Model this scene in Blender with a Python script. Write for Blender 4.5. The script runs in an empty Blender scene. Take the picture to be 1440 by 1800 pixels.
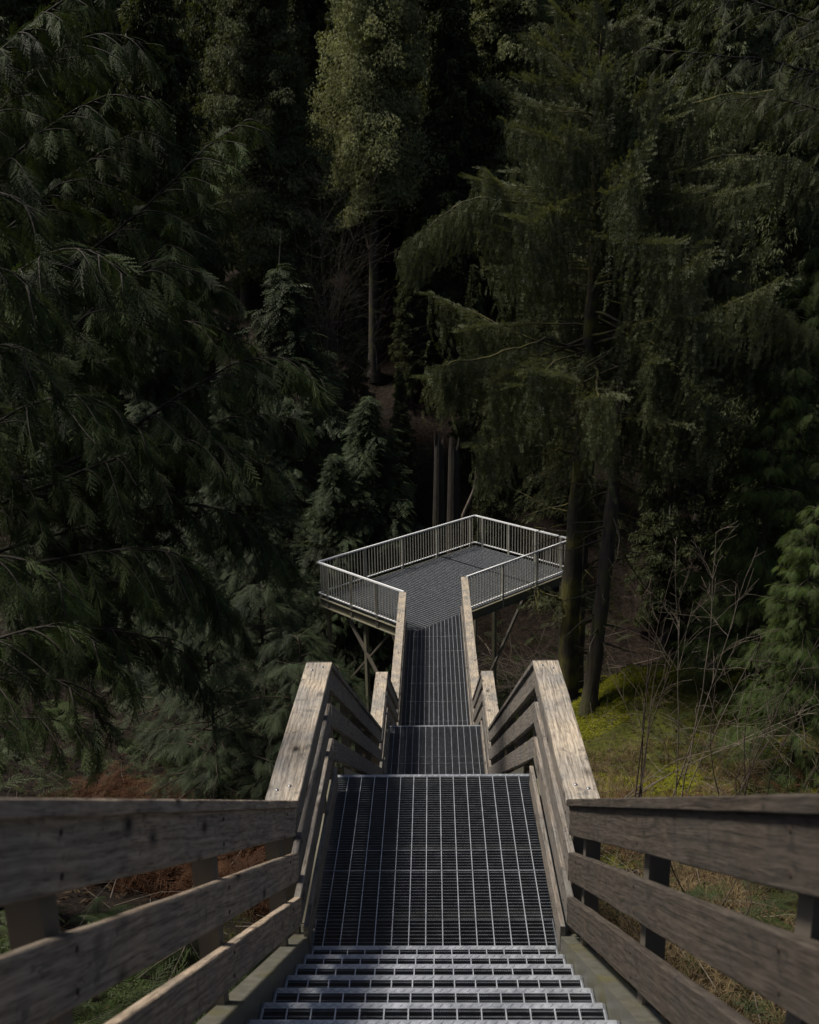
import bpy, math, random
import numpy as np
from mathutils import Matrix, Vector

C = bpy.context.scene.collection
R = math.radians
rng = np.random.default_rng(11)
random.seed(5)

# ------------------------------------------------------------------ camera
CX, CY, CZ = 0.035, 0.0, 3.958
PITCH, YAW, ROLL, FPX = .2703, .0274, -.0204, 1667.4
_c, _s = math.cos(YAW), math.sin(YAW)
_ct, _st = math.cos(PITCH), math.sin(PITCH)
_cr, _sr = math.cos(ROLL), math.sin(ROLL)
R0 = np.array([_c, _s, 0]); F0 = np.array([-_s*_ct, _c*_ct, -_st]); U0 = np.array([-_s*_st, _c*_st, _ct])
RV = _cr*R0 + _sr*U0; UV = _cr*U0 - _sr*R0
CAMP = np.array([CX, CY, CZ])

def at(px, py, Y):
    """world point seen at photo pixel (px, py) at distance Y up the walkway"""
    d = F0 + RV*(px-720)/FPX - UV*(py-900)/FPX
    return CAMP + d*(Y/d[1])

cd = bpy.data.cameras.new('camera'); cam = bpy.data.objects.new('camera', cd); C.objects.link(cam)
M = Matrix(((RV[0], UV[0], -F0[0], CX), (RV[1], UV[1], -F0[1], CY), (RV[2], UV[2], -F0[2], CZ), (0, 0, 0, 1)))
cam.matrix_world = M
cd.sensor_fit = 'VERTICAL'; cd.sensor_height = 36; cd.lens = FPX/1800*36
cd.clip_start = .05; cd.clip_end = 600
cd.dof.use_dof = True; cd.dof.focus_distance = 10.5; cd.dof.aperture_fstop = 4.0
bpy.context.scene.camera = cam

# ------------------------------------------------------------------ light
sc = bpy.context.scene
SUN_EL, SUN_AZ = R(63), R(-85)          # azimuth from +Y towards +X
w = bpy.data.worlds.new('World'); sc.world = w; w.use_nodes = True
nt = w.node_tree; nt.nodes.clear()
sky = nt.nodes.new('ShaderNodeTexSky'); sky.sky_type = 'NISHITA'; sky.sun_disc = False
sky.sun_elevation = SUN_EL; sky.sun_rotation = SUN_AZ
sky.air_density = 1.0; sky.dust_density = 3.0; sky.ozone_density = 1.0
bg = nt.nodes.new('ShaderNodeBackground'); bg.inputs[1].default_value = .062
wo = nt.nodes.new('ShaderNodeOutputWorld')
nt.links.new(sky.outputs[0], bg.inputs[0]); nt.links.new(bg.outputs[0], wo.inputs[0])
sl = bpy.data.lights.new('sun', 'SUN'); sl.energy = 4.4; sl.angle = R(10); sl.color = (1, .93, .82)
so = bpy.data.objects.new('sun', sl); C.objects.link(so)
sd = Vector((math.sin(SUN_AZ)*math.cos(SUN_EL), math.cos(SUN_AZ)*math.cos(SUN_EL), math.sin(SUN_EL)))
so.rotation_euler = sd.to_track_quat('Z', 'Y').to_euler()
sc.view_settings.view_transform = 'Standard'; sc.view_settings.look = 'None'
sc.view_settings.exposure = 0.25; sc.view_settings.gamma = 1
sc.cycles.max_bounces = 6; sc.cycles.diffuse_bounces = 3; sc.cycles.glossy_bounces = 3
sc.cycles.transmission_bounces = 3; sc.cycles.transparent_max_bounces = 4

# ------------------------------------------------------------------ materials
def newmat(name):
    m = bpy.data.materials.new(name); m.use_nodes = True
    n = m.node_tree; b = n.nodes['Principled BSDF']
    return m, n, b
def N(n, typ, **kw):
    o = n.nodes.new(typ)
    for k, v in kw.items():
        if k.startswith('i_'):
            key = k[2:]; key = int(key) if key.isdigit() else key.replace('_', ' ')
            o.inputs[key].default_value = v
        else: setattr(o, k, v)
    return o
def ramp(n, fac, stops):
    r = n.nodes.new('ShaderNodeValToRGB'); e = r.color_ramp.elements
    while len(e) > 1: e.remove(e[0])
    e[0].position = stops[0][0]; e[0].color = (*stops[0][1], 1)
    for p, c in stops[1:]:
        x = e.new(p); x.color = (*c, 1)
    n.links.new(fac, r.inputs[0]); return r.outputs[0]
def g3(v): return (v, v, v)
def mix(n, f, a, b, bt='MIX'):
    m = n.nodes.new('ShaderNodeMix'); m.data_type = 'RGBA'; m.blend_type = bt
    if isinstance(f, float): m.inputs[0].default_value = f
    else: n.links.new(f, m.inputs[0])
    for i, v in ((6, a), (7, b)):
        if isinstance(v, tuple): m.inputs[i].default_value = (*v, 1)
        else: n.links.new(v, m.inputs[i])
    return m.outputs[2]
def bump(n, b, h, strength, dist):
    bp = N(n, 'ShaderNodeBump'); bp.inputs['Strength'].default_value = strength; bp.inputs['Distance'].default_value = dist
    n.links.new(h, bp.inputs['Height']); n.links.new(bp.outputs[0], b.inputs['Normal'])

def leaf_mat(name, dark, light, rough=.6, trans=.25, nscale=1.2, spec=.2, tcol=None):
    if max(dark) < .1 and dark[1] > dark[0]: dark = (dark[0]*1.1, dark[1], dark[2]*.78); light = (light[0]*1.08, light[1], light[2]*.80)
    spec = min(spec, .3); rough = max(rough, .55)
    m, n, b = newmat(name)
    at_ = N(n, 'ShaderNodeAttribute', attribute_name='tint')
    geo = N(n, 'ShaderNodeNewGeometry')
    nz = N(n, 'ShaderNodeTexNoise', i_Scale=nscale, i_Detail=3.0)
    n.links.new(geo.outputs['Position'], nz.inputs['Vector'])
    ad = N(n, 'ShaderNodeMath', operation='MULTIPLY_ADD', i_1=.62); n.links.new(at_.outputs['Fac'], ad.inputs[0])
    sb = N(n, 'ShaderNodeMath', operation='MULTIPLY_ADD', i_1=1.1, i_2=-.35); n.links.new(nz.outputs[0], sb.inputs[0]); n.links.new(sb.outputs[0], ad.inputs[2])
    mid = tuple((a+c_)/2 for a, c_ in zip(dark, light))
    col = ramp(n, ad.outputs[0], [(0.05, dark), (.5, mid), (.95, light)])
    n.links.new(col, b.inputs['Base Color'])
    b.inputs['Roughness'].default_value = rough; b.inputs['Specular IOR Level'].default_value = spec
    tr = N(n, 'ShaderNodeBsdfTranslucent')
    tc = mix(n, 1.0, col, tcol or (1.5, 1.45, .7), 'MULTIPLY'); n.links.new(tc, tr.inputs[0])
    ms = N(n, 'ShaderNodeMixShader'); ms.inputs[0].default_value = trans
    n.links.new(b.outputs[0], ms.inputs[1]); n.links.new(tr.outputs[0], ms.inputs[2])
    n.links.new(ms.outputs[0], n.nodes['Material Output'].inputs[0])
    return m

def bark_mat(name, base, dark, moss=(.07, .075, .015), mossamt=.5, scale=1.0, mosslo=.48):
    m, n, b = newmat(name)
    geo = N(n, 'ShaderNodeNewGeometry')
    mp = N(n, 'ShaderNodeMapping'); mp.inputs['Scale'].default_value = (9*scale, 9*scale, 1.3*scale)
    n.links.new(geo.outputs['Position'], mp.inputs[0])
    nz = N(n, 'ShaderNodeTexNoise', i_Scale=1.6, i_Detail=7.0, i_Roughness=.65); n.links.new(mp.outputs[0], nz.inputs['Vector'])
    n2 = N(n, 'ShaderNodeTexNoise', i_Scale=1.1*scale, i_Detail=5.0); n.links.new(geo.outputs['Position'], n2.inputs['Vector'])
    c1 = ramp(n, nz.outputs[0], [(.32, dark), (.62, base)])
    mk = ramp(n, n2.outputs[0], [(mosslo, g3(0)), (mosslo+.14, g3(mossamt))])
    c2 = mix(n, mk, c1, moss)
    n.links.new(c2, b.inputs['Base Color']); b.inputs['Roughness'].default_value = .9
    bump(n, b, nz.outputs[0], .9, .04)
    return m

def wood_mat(name, light, mid, dark, grey, greyamt, knots=True):
    m, n, b = newmat(name)
    tc = N(n, 'ShaderNodeTexCoord'); oi = N(n, 'ShaderNodeObjectInfo')
    off = N(n, 'ShaderNodeVectorMath', operation='SCALE'); off.inputs['Scale'].default_value = 37.0
    cmb = N(n, 'ShaderNodeCombineXYZ'); 
    for i in range(3): n.links.new(oi.outputs['Random'], cmb.inputs[i])
    n.links.new(cmb.outputs[0], off.inputs[0])
    add = N(n, 'ShaderNodeVectorMath', operation='ADD'); n.links.new(tc.outputs['Object'], add.inputs[0]); n.links.new(off.outputs[0], add.inputs[1])
    # knots bend the grain
    vk = N(n, 'ShaderNodeMapping'); vk.inputs['Scale'].default_value = (5.0, 8.5, 8.5); n.links.new(add.outputs[0], vk.inputs[0])
    vor = N(n, 'ShaderNodeTexVoronoi', i_Scale=1.0); n.links.new(vk.outputs[0], vor.inputs['Vector'])
    warp = N(n, 'ShaderNodeTexNoise', i_Scale=2.2, i_Detail=2.0); n.links.new(add.outputs[0], warp.inputs['Vector'])
    wv = N(n, 'ShaderNodeVectorMath', operation='SCALE'); wv.inputs['Scale'].default_value = .035; n.links.new(warp.outputs['Color'], wv.inputs[0])
    ad2 = N(n, 'ShaderNodeVectorMath', operation='ADD'); n.links.new(add.outputs[0], ad2.inputs[0]); n.links.new(wv.outputs[0], ad2.inputs[1])
    mp = N(n, 'ShaderNodeMapping'); mp.inputs['Scale'].default_value = (1.3, 95, 95); n.links.new(ad2.outputs[0], mp.inputs[0])
    gr = N(n, 'ShaderNodeTexNoise', i_Scale=1.5, i_Detail=6.0, i_Roughness=.6); n.links.new(mp.outputs[0], gr.inputs['Vector'])
    mp3 = N(n, 'ShaderNodeMapping'); mp3.inputs['Scale'].default_value = (4, 34, 34); n.links.new(ad2.outputs[0], mp3.inputs[0])
    fl = N(n, 'ShaderNodeTexNoise', i_Scale=2.5, i_Detail=8.0, i_Roughness=.7); n.links.new(mp3.outputs[0], fl.inputs['Vector'])
    bl = N(n, 'ShaderNodeTexNoise', i_Scale=2.6, i_Detail=6.0, i_Roughness=.65); n.links.new(add.outputs[0], bl.inputs['Vector'])
    s_ = N(n, 'ShaderNodeMath', operation='MULTIPLY_ADD', i_1=.55); n.links.new(fl.outputs[0], s_.inputs[0])
    s1 = N(n, 'ShaderNodeMath', operation='MULTIPLY', i_1=.45); n.links.new(gr.outputs[0], s1.inputs[0]); n.links.new(s1.outputs[0], s_.inputs[2])
    col = ramp(n, s_.outputs[0], [(.38, dark), (.46, mid), (.58, light)])
    wmap = N(n, 'ShaderNodeMapping'); wmap.inputs['Scale'].default_value = (1.1, 7, 7); n.links.new(ad2.outputs[0], wmap.inputs[0])
    wave = N(n, 'ShaderNodeTexWave', wave_type='BANDS', bands_direction='Z', i_Scale=1.5, i_Distortion=11.0, i_Detail=4.0); wave.inputs['Detail Scale'].default_value = .8
    n.links.new(wmap.outputs[0], wave.inputs['Vector'])
    wr = ramp(n, wave.outputs['Fac'], [(.1, g3(.80)), (.5, g3(1)), (1, g3(1.06))])
    col = mix(n, 1.0, col, wr, 'MULTIPLY')
    gk = ramp(n, bl.outputs[0], [(.38, g3(0)), (.62, g3(greyamt))])
    gcol = mix(n, 1.0, ramp(n, s_.outputs[0], [(.36, tuple(v*.35 for v in grey)), (.58, grey)]), wr, 'MULTIPLY')
    col = mix(n, gk, col, gcol)
    # long drying cracks
    mp4 = N(n, 'ShaderNodeMapping'); mp4.inputs['Scale'].default_value = (.9, 30, 30); n.links.new(ad2.outputs[0], mp4.inputs[0])
    ck = N(n, 'ShaderNodeTexNoise', i_Scale=1.3, i_Detail=2.0); n.links.new(mp4.outputs[0], ck.inputs['Vector'])
    ckk = ramp(n, ck.outputs[0], [(.485, g3(0)), (.50, g3(.75)), (.515, g3(0))])
    bk = ramp(n, bl.outputs[0], [(.45, g3(0)), (.58, g3(1))]); ckk = mix(n, 1.0, ckk, bk, 'MULTIPLY')
    col = mix(n, ckk, col, (.03, .024, .018))
    # dark stain freckles
    st_ = N(n, 'ShaderNodeTexNoise', i_Scale=11.0, i_Detail=5.0, i_Roughness=.7); n.links.new(add.outputs[0], st_.inputs['Vector'])
    sk = ramp(n, st_.outputs[0], [(.585, g3(0)), (.66, g3(.75))])
    col = mix(n, sk, col, tuple(v*.33 for v in grey))
    if knots:
        kk = ramp(n, vor.outputs['Distance'], [(.10, g3(1)), (.15, g3(.6)), (.32, g3(0))])
        sp_ = N(n, 'ShaderNodeSeparateColor'); n.links.new(vor.outputs['Color'], sp_.inputs[0])
        kg = ramp(n, sp_.outputs[0], [(.58, g3(0)), (.60, g3(1))]); kk = mix(n, 1.0, kk, kg, 'MULTIPLY')
        col = mix(n, kk, col, (.035, .028, .022))
    n.links.new(col, b.inputs['Base Color']); b.inputs['Roughness'].default_value = .78
    b.inputs['Specular IOR Level'].default_value = .3
    hh = N(n, 'ShaderNodeMath', operation='ADD'); n.links.new(gr.outputs[0], hh.inputs[0]); n.links.new(fl.outputs[0], hh.inputs[1])
    bump(n, b, hh.outputs[0], .55, .006)
    return m

def metal_mat(name, base, rough, metal=1.0, spread=.25, stain=None, scale=14.0):
    m, n, b = newmat(name)
    geo = N(n, 'ShaderNodeNewGeometry')
    nz = N(n, 'ShaderNodeTexNoise', i_Scale=scale, i_Detail=6.0, i_Roughness=.65); n.links.new(geo.outputs['Position'], nz.inputs['Vector'])
    c1 = ramp(n, nz.outputs[0], [(.3, tuple(v*(1-spread) for v in base)), (.7, base)])
    if stain:
        n2 = N(n, 'ShaderNodeTexNoise', i_Scale=3.0, i_Detail=6.0, i_Roughness=.7); n.links.new(geo.outputs['Position'], n2.inputs['Vector'])
        k = ramp(n, n2.outputs[0], [(.5, g3(0)), (.68, g3(.8))]); c1 = mix(n, k, c1, stain)
    n.links.new(c1, b.inputs['Base Color']); b.inputs['Metallic'].default_value = metal
    rr = ramp(n, nz.outputs[0], [(.3, g3(rough-.08)), (.7, g3(rough+.12))]); n.links.new(rr, b.inputs['Roughness'])
    return m

MAT = {}
MAT['cap'] = wood_mat('weathered_cap_wood', (.50, .425, .33), (.32, .262, .195), (.10, .08, .06), (.26, .25, .235), .85)
MAT['board'] = wood_mat('weathered_board_wood', (.27, .232, .195), (.165, .138, .113), (.055, .045, .037), (.19, .183, .172), .95)
MAT['board_shaded'] = wood_mat('shaded_board_wood', (.098, .078, .061), (.056, .044, .034), (.018, .014, .011), (.080, .070, .060), .75)  # right stair rail: shade on its inner face painted into darker wood
MAT['board_lit'] = wood_mat('sunlit_board_wood', (.50, .39, .285), (.35, .265, .19), (.11, .08, .057), (.37, .315, .255), .8)  # left stair rail: light from the right painted into lighter wood
MAT['steel'] = metal_mat('galvanized_steel', (.43, .455, .50), .42, .55, .45)
MAT['grate'] = metal_mat('grating_steel', (.21, .225, .25), .5, .7, .3)
MAT['deck'] = metal_mat('platform_grating_steel', (.14, .15, .165), .5, .3, .3)
MAT['rod'] = metal_mat('cross_rod_steel', (.50, .53, .58), .42, .5, .25)
MAT['beige'] = metal_mat('beige_painted_steel', (.15, .14, .10), .6, .0, .25, (.10, .10, .05))
MAT['post'] = metal_mat('painted_post_steel', (.12, .105, .085), .6, .0, .2, (.09, .08, .06))
MAT['stringer'] = metal_mat('stringer_steel', (.17, .165, .135), .45, .35, .3, (.15, .14, .06))
MAT['rail_steel'] = metal_mat('guardrail_steel', (.36, .35, .30), .5, .15, .3, (.20, .19, .14))
MAT['rail_top'] = metal_mat('handrail_steel', (.92, .93, .94), .35, .15, .08)
MAT['bolt_dark'] = metal_mat('rusty_bolt_steel', (.07, .05, .04), .6, .5, .4)
MAT['bolt'] = metal_mat('bolt_steel', (.35, .35, .36), .4, 1.0, .3)
MAT['cedar_near'] = leaf_mat('near_cedar_foliage', (.004, .008, .003), (.062, .096, .040), .6, .16, 1.8, .16)  # dark end lowered to stand in for shade from the surrounding forest
MAT['cedar'] = leaf_mat('cedar_foliage', (.022, .034, .020), (.11, .135, .08), .55, .22, .6)
MAT['cedar_skylit'] = leaf_mat('skylit_cedar_foliage', (.075, .092, .055), (.24, .28, .185), .55, .28, .5)  # pale base raised to carry the skylight on the centre crowns
MAT['forest'] = leaf_mat('forest_foliage', (.017, .027, .014), (.068, .085, .042), .6, .22, .3)
MAT['spruce'] = leaf_mat('spruce_foliage', (.022, .032, .019), (.105, .125, .078), .5, .2, .8)
MAT['young'] = leaf_mat('young_cedar_foliage', (.005, .010, .005), (.044, .067, .036), .6, .14, 1.0)
MAT['bright'] = leaf_mat('bright_cedar_foliage', (.014, .028, .008), (.07, .11, .032), .5, .3, 1.0)
MAT['mossy'] = leaf_mat('moss_strand', (.05, .05, .012), (.14, .13, .03), .9, .15, 1.0, .1)
MAT['bark'] = bark_mat('conifer_bark', (.055, .042, .032), (.013, .010, .008), mossamt=.45)
MAT['bark_dark'] = bark_mat('dark_limb_bark', (.030, .022, .016), (.010, .008, .006), mossamt=.2, moss=(.04, .04, .012))
MAT['bark_pale'] = bark_mat('grey_cedar_bark', (.20, .16, .13), (.06, .047, .038), mossamt=.25)
MAT['bark_mossy'] = bark_mat('mossy_branch_bark', (.045, .036, .022), (.014, .012, .008), (.10, .09, .016), .85, 1.5, .44)
MAT['twig'] = bark_mat('twig_bark', (.075, .052, .040), (.03, .020, .016), mossamt=.15)
MAT['twig_pale'] = bark_mat('pale_twig_bark', (.17, .14, .11), (.065, .05, .038), mossamt=.1)
MAT['fern'] = leaf_mat('sword_fern', (.012, .022, .008), (.045, .068, .026), .5, .25, 2.0)
MAT['bracken'] = leaf_mat('dead_bracken', (.024, .012, .007), (.085, .040, .020), .8, .25, 1.2, .15, (1.3, 1.0, .8))
MAT['litter'] = leaf_mat('leaf_litter', (.020, .014, .009), (.075, .052, .033), .9, .1, 1.2, .1, (1, 1, 1))
MAT['drygrass'] = leaf_mat('dry_grass', (.06, .042, .022), (.22, .165, .09), .8, .25, 1.2, .15, (1.2, 1.1, .8))
MAT['greengrass'] = leaf_mat('green_grass', (.018, .028, .006), (.075, .092, .020), .7, .25, 1.2, .2)
MAT['mossleaf'] = leaf_mat('moss_cushion', (.055, .068, .010), (.25, .27, .035), .9, .2, 1.6, .05)

def ground_mat():
    m, n, b = newmat('forest_floor')
    geo = N(n, 'ShaderNodeNewGeometry')
    n1 = N(n, 'ShaderNodeTexNoise', i_Scale=.55, i_Detail=8.0, i_Roughness=.65); n.links.new(geo.outputs['Position'], n1.inputs['Vector'])
    n2 = N(n, 'ShaderNodeTexNoise', i_Scale=7.0, i_Detail=8.0, i_Roughness=.7); n.links.new(geo.outputs['Position'], n2.inputs['Vector'])
    soil = ramp(n, n2.outputs[0], [(.3, (.006, .005, .004)), (.5, (.016, .011, .008)), (.7, (.038, .026, .018))])
    moss = ramp(n, n2.outputs[0], [(.3, (.022, .024, .006)), (.7, (.085, .09, .016))])
    at_ = N(n, 'ShaderNodeAttribute', attribute_name='moss')
    s = N(n, 'ShaderNodeMath', operation='MULTIPLY_ADD', i_1=.9, i_2=-.72); n.links.new(n1.outputs[0], s.inputs[0])
    a = N(n, 'ShaderNodeMath', operation='MULTIPLY_ADD', i_1=.75); n.links.new(at_.outputs['Fac'], a.inputs[0]); n.links.new(s.outputs[0], a.inputs[2])
    k = ramp(n, a.outputs[0], [(0.0, g3(0)), (.22, g3(1))])
    n.links.new(mix(n, k, soil, moss), b.inputs['Base Color']); b.inputs['Roughness'].default_value = .95
    b.inputs['Specular IOR Level'].default_value = .15
    bump(n, b, n2.outputs[0], 1.0, .12)
    return m
MAT['ground'] = ground_mat()
def water_mat():
    m, n, b = newmat('stream_water')
    geo = N(n, 'ShaderNodeNewGeometry')
    nz = N(n, 'ShaderNodeTexNoise', i_Scale=9.0, i_Detail=5.0, i_Roughness=.6); n.links.new(geo.outputs['Position'], nz.inputs['Vector'])
    b.inputs['Base Color'].default_value = (.012, .011, .010, 1); b.inputs['Roughness'].default_value = .08
    bump(n, b, nz.outputs[0], .9, .05)
    return m
MAT['water'] = water_mat()

# ------------------------------------------------------------------ object helpers
def mk_mesh(name, V, F, m, tint=None, smooth=False, mossa=None):
    V = np.asarray(V, np.float32); F = np.asarray(F, np.int32)
    me = bpy.data.meshes.new(name); k = F.shape[1]
    me.vertices.add(len(V)); me.vertices.foreach_set('co', V.ravel())
    me.loops.add(F.size); me.loops.foreach_set('vertex_index', F.ravel())
    me.polygons.add(len(F)); me.polygons.foreach_set('loop_start', np.arange(0, F.size, k, dtype=np.int32))
    me.polygons.foreach_set('use_smooth', np.full(len(F), smooth))
    me.update(calc_edges=True); me.materials.append(m)
    if tint is not None:
        a = me.attributes.new('tint', 'FLOAT', 'POINT'); a.data.foreach_set('value', np.asarray(tint, np.float32))
    if mossa is not None:
        a = me.attributes.new('moss', 'FLOAT', 'POINT'); a.data.foreach_set('value', np.asarray(mossa, np.float32))
    return me
def link(name, me, parent=None, loc=None, rot=None):
    o = bpy.data.objects.new(name, me); C.objects.link(o)
    if parent: o.parent = parent
    if loc is not None: o.location = loc
    if rot is not None: o.rotation_euler = rot
    return o
def tag(o, label=None, cat=None, group=None, kind=None):
    if label: o['label'] = label
    if cat: o['category'] = cat
    if group: o['group'] = group
    if kind: o['kind'] = kind
    return o
def empty(name, loc, rz=0):
    o = bpy.data.objects.new(name, None); C.objects.link(o); o.location = loc; o.rotation_euler = (0, 0, rz)
    o.empty_display_size = .2
    return o
def copy_tree(o, parent=None, loc=None, rz=None, scale=None, label=None):
    c = o.copy(); C.objects.link(c)
    if parent: c.parent = parent
    if loc is not None: c.location = loc
    if rz is not None: c.rotation_euler = (0, 0, rz)
    if scale is not None: c.scale = (scale,)*3 if not hasattr(scale, '__len__') else scale
    if label: c['label'] = label
    for ch in list(o.children): copy_tree(ch, c)
    return c

class MB:
    """collects quads / tris as quads lists"""
    def __init__(s): s.V = []; s.F = []; s.n = 0
    def add(s, V, F):
        V = np.asarray(V, float); s.V.append(V); s.F.append(np.asarray(F)+s.n); s.n += len(V)
    def box(s, a, b):
        b_ = np.maximum(a, b)*1.0; a = np.minimum(a, b)*1.0
        x0, y0, z0 = a; x1, y1, z1 = b_
        V = [(x0,y0,z0),(x1,y0,z0),(x1,y1,z0),(x0,y1,z0),(x0,y0,z1),(x1,y0,z1),(x1,y1,z1),(x0,y1,z1)]
        s.add(V, [(0,3,2,1),(4,5,6,7),(0,1,5,4),(1,2,6,5),(2,3,7,6),(3,0,4,7)])
    def bar(s, p, q, w, h, up=(0,0,1)):
        """rectangular bar from p to q, w across, h along up"""
        p = np.array(p, float); q = np.array(q, float); d = q-p; d /= np.linalg.norm(d)
        sd_ = np.cross(d, up); sd_ /= np.linalg.norm(sd_); u = np.cross(sd_, d)
        V = [e + sd_*a*w/2 + u*b*h/2 for e in (p, q) for a, b in ((-1,-1),(1,-1),(1,1),(-1,1))]
        s.add(V, [(0,1,2,3),(4,7,6,5),(0,4,5,1),(1,5,6,2),(2,6,7,3),(3,7,4,0)])
    def tube(s, pts, rad, k=6, cap=True):
        pts = np.asarray(pts, float); n = len(pts); rad = np.broadcast_to(rad, (n,))
        T = np.gradient(pts, axis=0); T /= np.linalg.norm(T, axis=1)[:, None]+1e-9
        ref = np.array([0, 0, 1.]) if abs(T[:, 2]).mean() < .8 else np.array([1., 0, 0])
        A = np.cross(T, ref); A /= np.linalg.norm(A, axis=1)[:, None]+1e-9; B = np.cross(T, A)
        th = np.arange(k)*2*math.pi/k
        V = (pts[:, None] + rad[:, None, None]*(np.cos(th)[None, :, None]*A[:, None] + np.sin(th)[None, :, None]*B[:, None])).reshape(-1, 3)
        i = np.arange(n-1)[:, None]*k; j = np.arange(k)[None]; j2 = (j+1) % k
        F = np.stack([i+j, i+j2, i+k+j2, i+k+j], -1).reshape(-1, 4)
        s.add(V, F)
        if cap and k in (4, 6, 8):
            for base in (0, (n-1)*k):
                idx = np.arange(k)+base
                FF = [(idx[0], idx[1], idx[2], idx[3])]
                if k >= 6: FF.append((idx[0], idx[3], idx[4], idx[5]))
                if k == 8: FF.append((idx[0], idx[5], idx[6], idx[7]))
                s.F.append(np.array(FF)+(s.n-len(V)))
    def build(s, name, m, parent=None, loc=None, rot=None, smooth=False):
        return link(name, mk_mesh(name, np.concatenate(s.V), np.concatenate(s.F), m, smooth=smooth), parent, loc, rot)

# ------------------------------------------------------------------ terrain
def noise2(x, y, seed=0, octs=4, f=1.0):
    r = np.random.default_rng(seed); o = np.zeros_like(x, float); a = 1.0; tot = 0
    for k in range(octs):
        for _ in range(3):
            th = r.uniform(0, 2*math.pi); ph = r.uniform(0, 2*math.pi); ff = f*r.uniform(.75, 1.3)
            o += a/3*np.sin(ff*(x*math.cos(th)+y*math.sin(th))+ph + 1.3*np.sin(ff*.6*(x*math.sin(th)-y*math.cos(th))+ph*2))
        tot += a; a *= .5; f *= 2.03
    return o/tot
KY = np.array([-30, -10, 0, 4.7, 6.6, 12, 18, 24, 28.5, 31, 35, 40, 46, 55.5, 75, 110, 150, 260.])
KZ = np.array([12, 6, 1.5, -1.3, -2.4, -5.3, -7.9, -9.2, -9.8, -13, -16, -16, -11, -2.6, 8.5, 27, 46, 80.])
def ground_z(x, y):
    x = np.asarray(x, float); y = np.asarray(y, float)
    z = np.interp(y + 1.5*noise2(x, y, 3, 2, .12), KY, KZ)
    z = (z + np.interp(y+1.2, KY, KZ)*.5 + np.interp(y-1.2, KY, KZ)*.5)/2
    near = np.exp(-np.maximum(0, y-30)**2/60)
    z += near*(.30*np.clip(-x-2.2, 0, 30) + .10*np.clip(x-2.2, 0, 8) )
    # mossy shoulder right of the platform
    m = np.exp(-((x-6.0)/2.6)**2-((y-24.2)/3.6)**2)
    z += .85*m + m*.75*noise2(x, y, 33, 2, 1.0) + (m+.35*np.exp(-((x-6)/4)**2-((y-17)/6)**2))*(.34*noise2(x, y, 31, 3, 1.6)+.30*np.abs(noise2(x, y, 32, 3, 2.6)))
    # keep clear of the walkway
    clear = np.exp(-(x/2.2)**2)
    far = np.clip((y-30)/20, 0, 1)
    z += (.28+.8*far)*noise2(x, y, 5, 5, .45) * (1-.6*clear*near)
    return z
def gz(x, y): return float(ground_z(np.array([x]), np.array([y]))[0])

def build_ground():
    ys = np.concatenate([np.arange(-14, 34, .14), 34+np.cumsum(np.geomspace(.16, 6, 150))])
    u = np.linspace(-1, 1, 361); us = np.sign(u)*np.abs(u)**1.9
    Xw = 14+np.clip(ys, 0, None)*.95
    X = us[None]*Xw[:, None]; Y = np.broadcast_to(ys[:, None], X.shape)
    Z = ground_z(X, Y) + .05*noise2(X, Y, 8, 3, 5.)
    n, k = X.shape
    V = np.stack([X, Y, Z], -1).reshape(-1, 3)
    i = np.arange(n-1)[:, None]*k; j = np.arange(k-1)[None]
    F = np.stack([i+j, i+j+1, i+k+j+1, i+k+j], -1).reshape(-1, 4)
    mo = np.exp(-((X-6.2)/3.0)**2-((Y-24.5)/4.5)**2)*1.25 + .55*np.exp(-((X-6)/3)**2-((Y-14)/7)**2)+.12
    g = link('ground', mk_mesh('ground', V, F, MAT['ground'], smooth=True, mossa=mo.reshape(-1)))
    tag(g, kind='structure')
build_ground()

# ------------------------------------------------------------------ steel and timber structure
Z1, Z2, Z3 = 0.0, -3.511, -5.757
Y1N, Y1F = 4.70, 6.59
Y2N, Y2F = 12.02, 13.93
Y3N = 17.42
WX = .771
ROD = .1016
RISE, RUN = .178, .2794
SL = RISE/RUN

def grating(name, x0, x1, y0, y1, z, parent, pitch=.030, teeth=None, rods=True, rod0=None, h=.032, t=.0048, seams=(), rodstep=ROD, rodw=.0047):
    """bearing bars across X, twisted rods along Y on top"""
    b = MB(); n = int((y1-y0)/pitch)
    for i in range(n+1):
        y = y0+.004+i*(y1-y0-.008)/n
        if teeth:
            k = int((x1-x0)/teeth); xs = np.linspace(x0, x1, 2*k+1)
            zt = np.where(np.arange(2*k+1) % 2 == 0, z, z-.0045)
            lo = np.full_like(xs, z-h)
            V = np.concatenate([np.stack([xs, np.full_like(xs, y+s*t/2), zz], -1) for s in (-1, 1) for zz in (lo, zt)])
            m = 2*k+1; a = np.arange(m-1)
            F = np.concatenate([np.stack([a, a+1, m+a+1, m+a], -1), np.stack([2*m+a+1, 2*m+a, 3*m+a, 3*m+a+1], -1), np.stack([m+a, m+a+1, 3*m+a+1, 3*m+a], -1)])
            b.add(V, F)
        else:
            b.box((x0, y-t/2, z-h), (x1, y+t/2, z))
    for x in (x0, x1):
        b.box((x-.003, y0, z-h-.004), (x+.003, y1, z+.001))
    for y in seams:
        b.box((x0, y-.004, z-h), (x1, y+.004, z+.0045))
    g = b.build(name, MAT['grate'], parent)
    r = MB(); k0 = math.ceil((x0+.002)/rodstep-(rod0 or 0)); 
    x = (k0+(rod0 or 0))*rodstep
    while x < x1-.002:
        r.box((x-rodw/2, y0, z-.006), (x+rodw/2, y1, z+.0035)); x += rodstep
    r.build('cross_rods', MAT['rod'], g)
    return g

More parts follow.
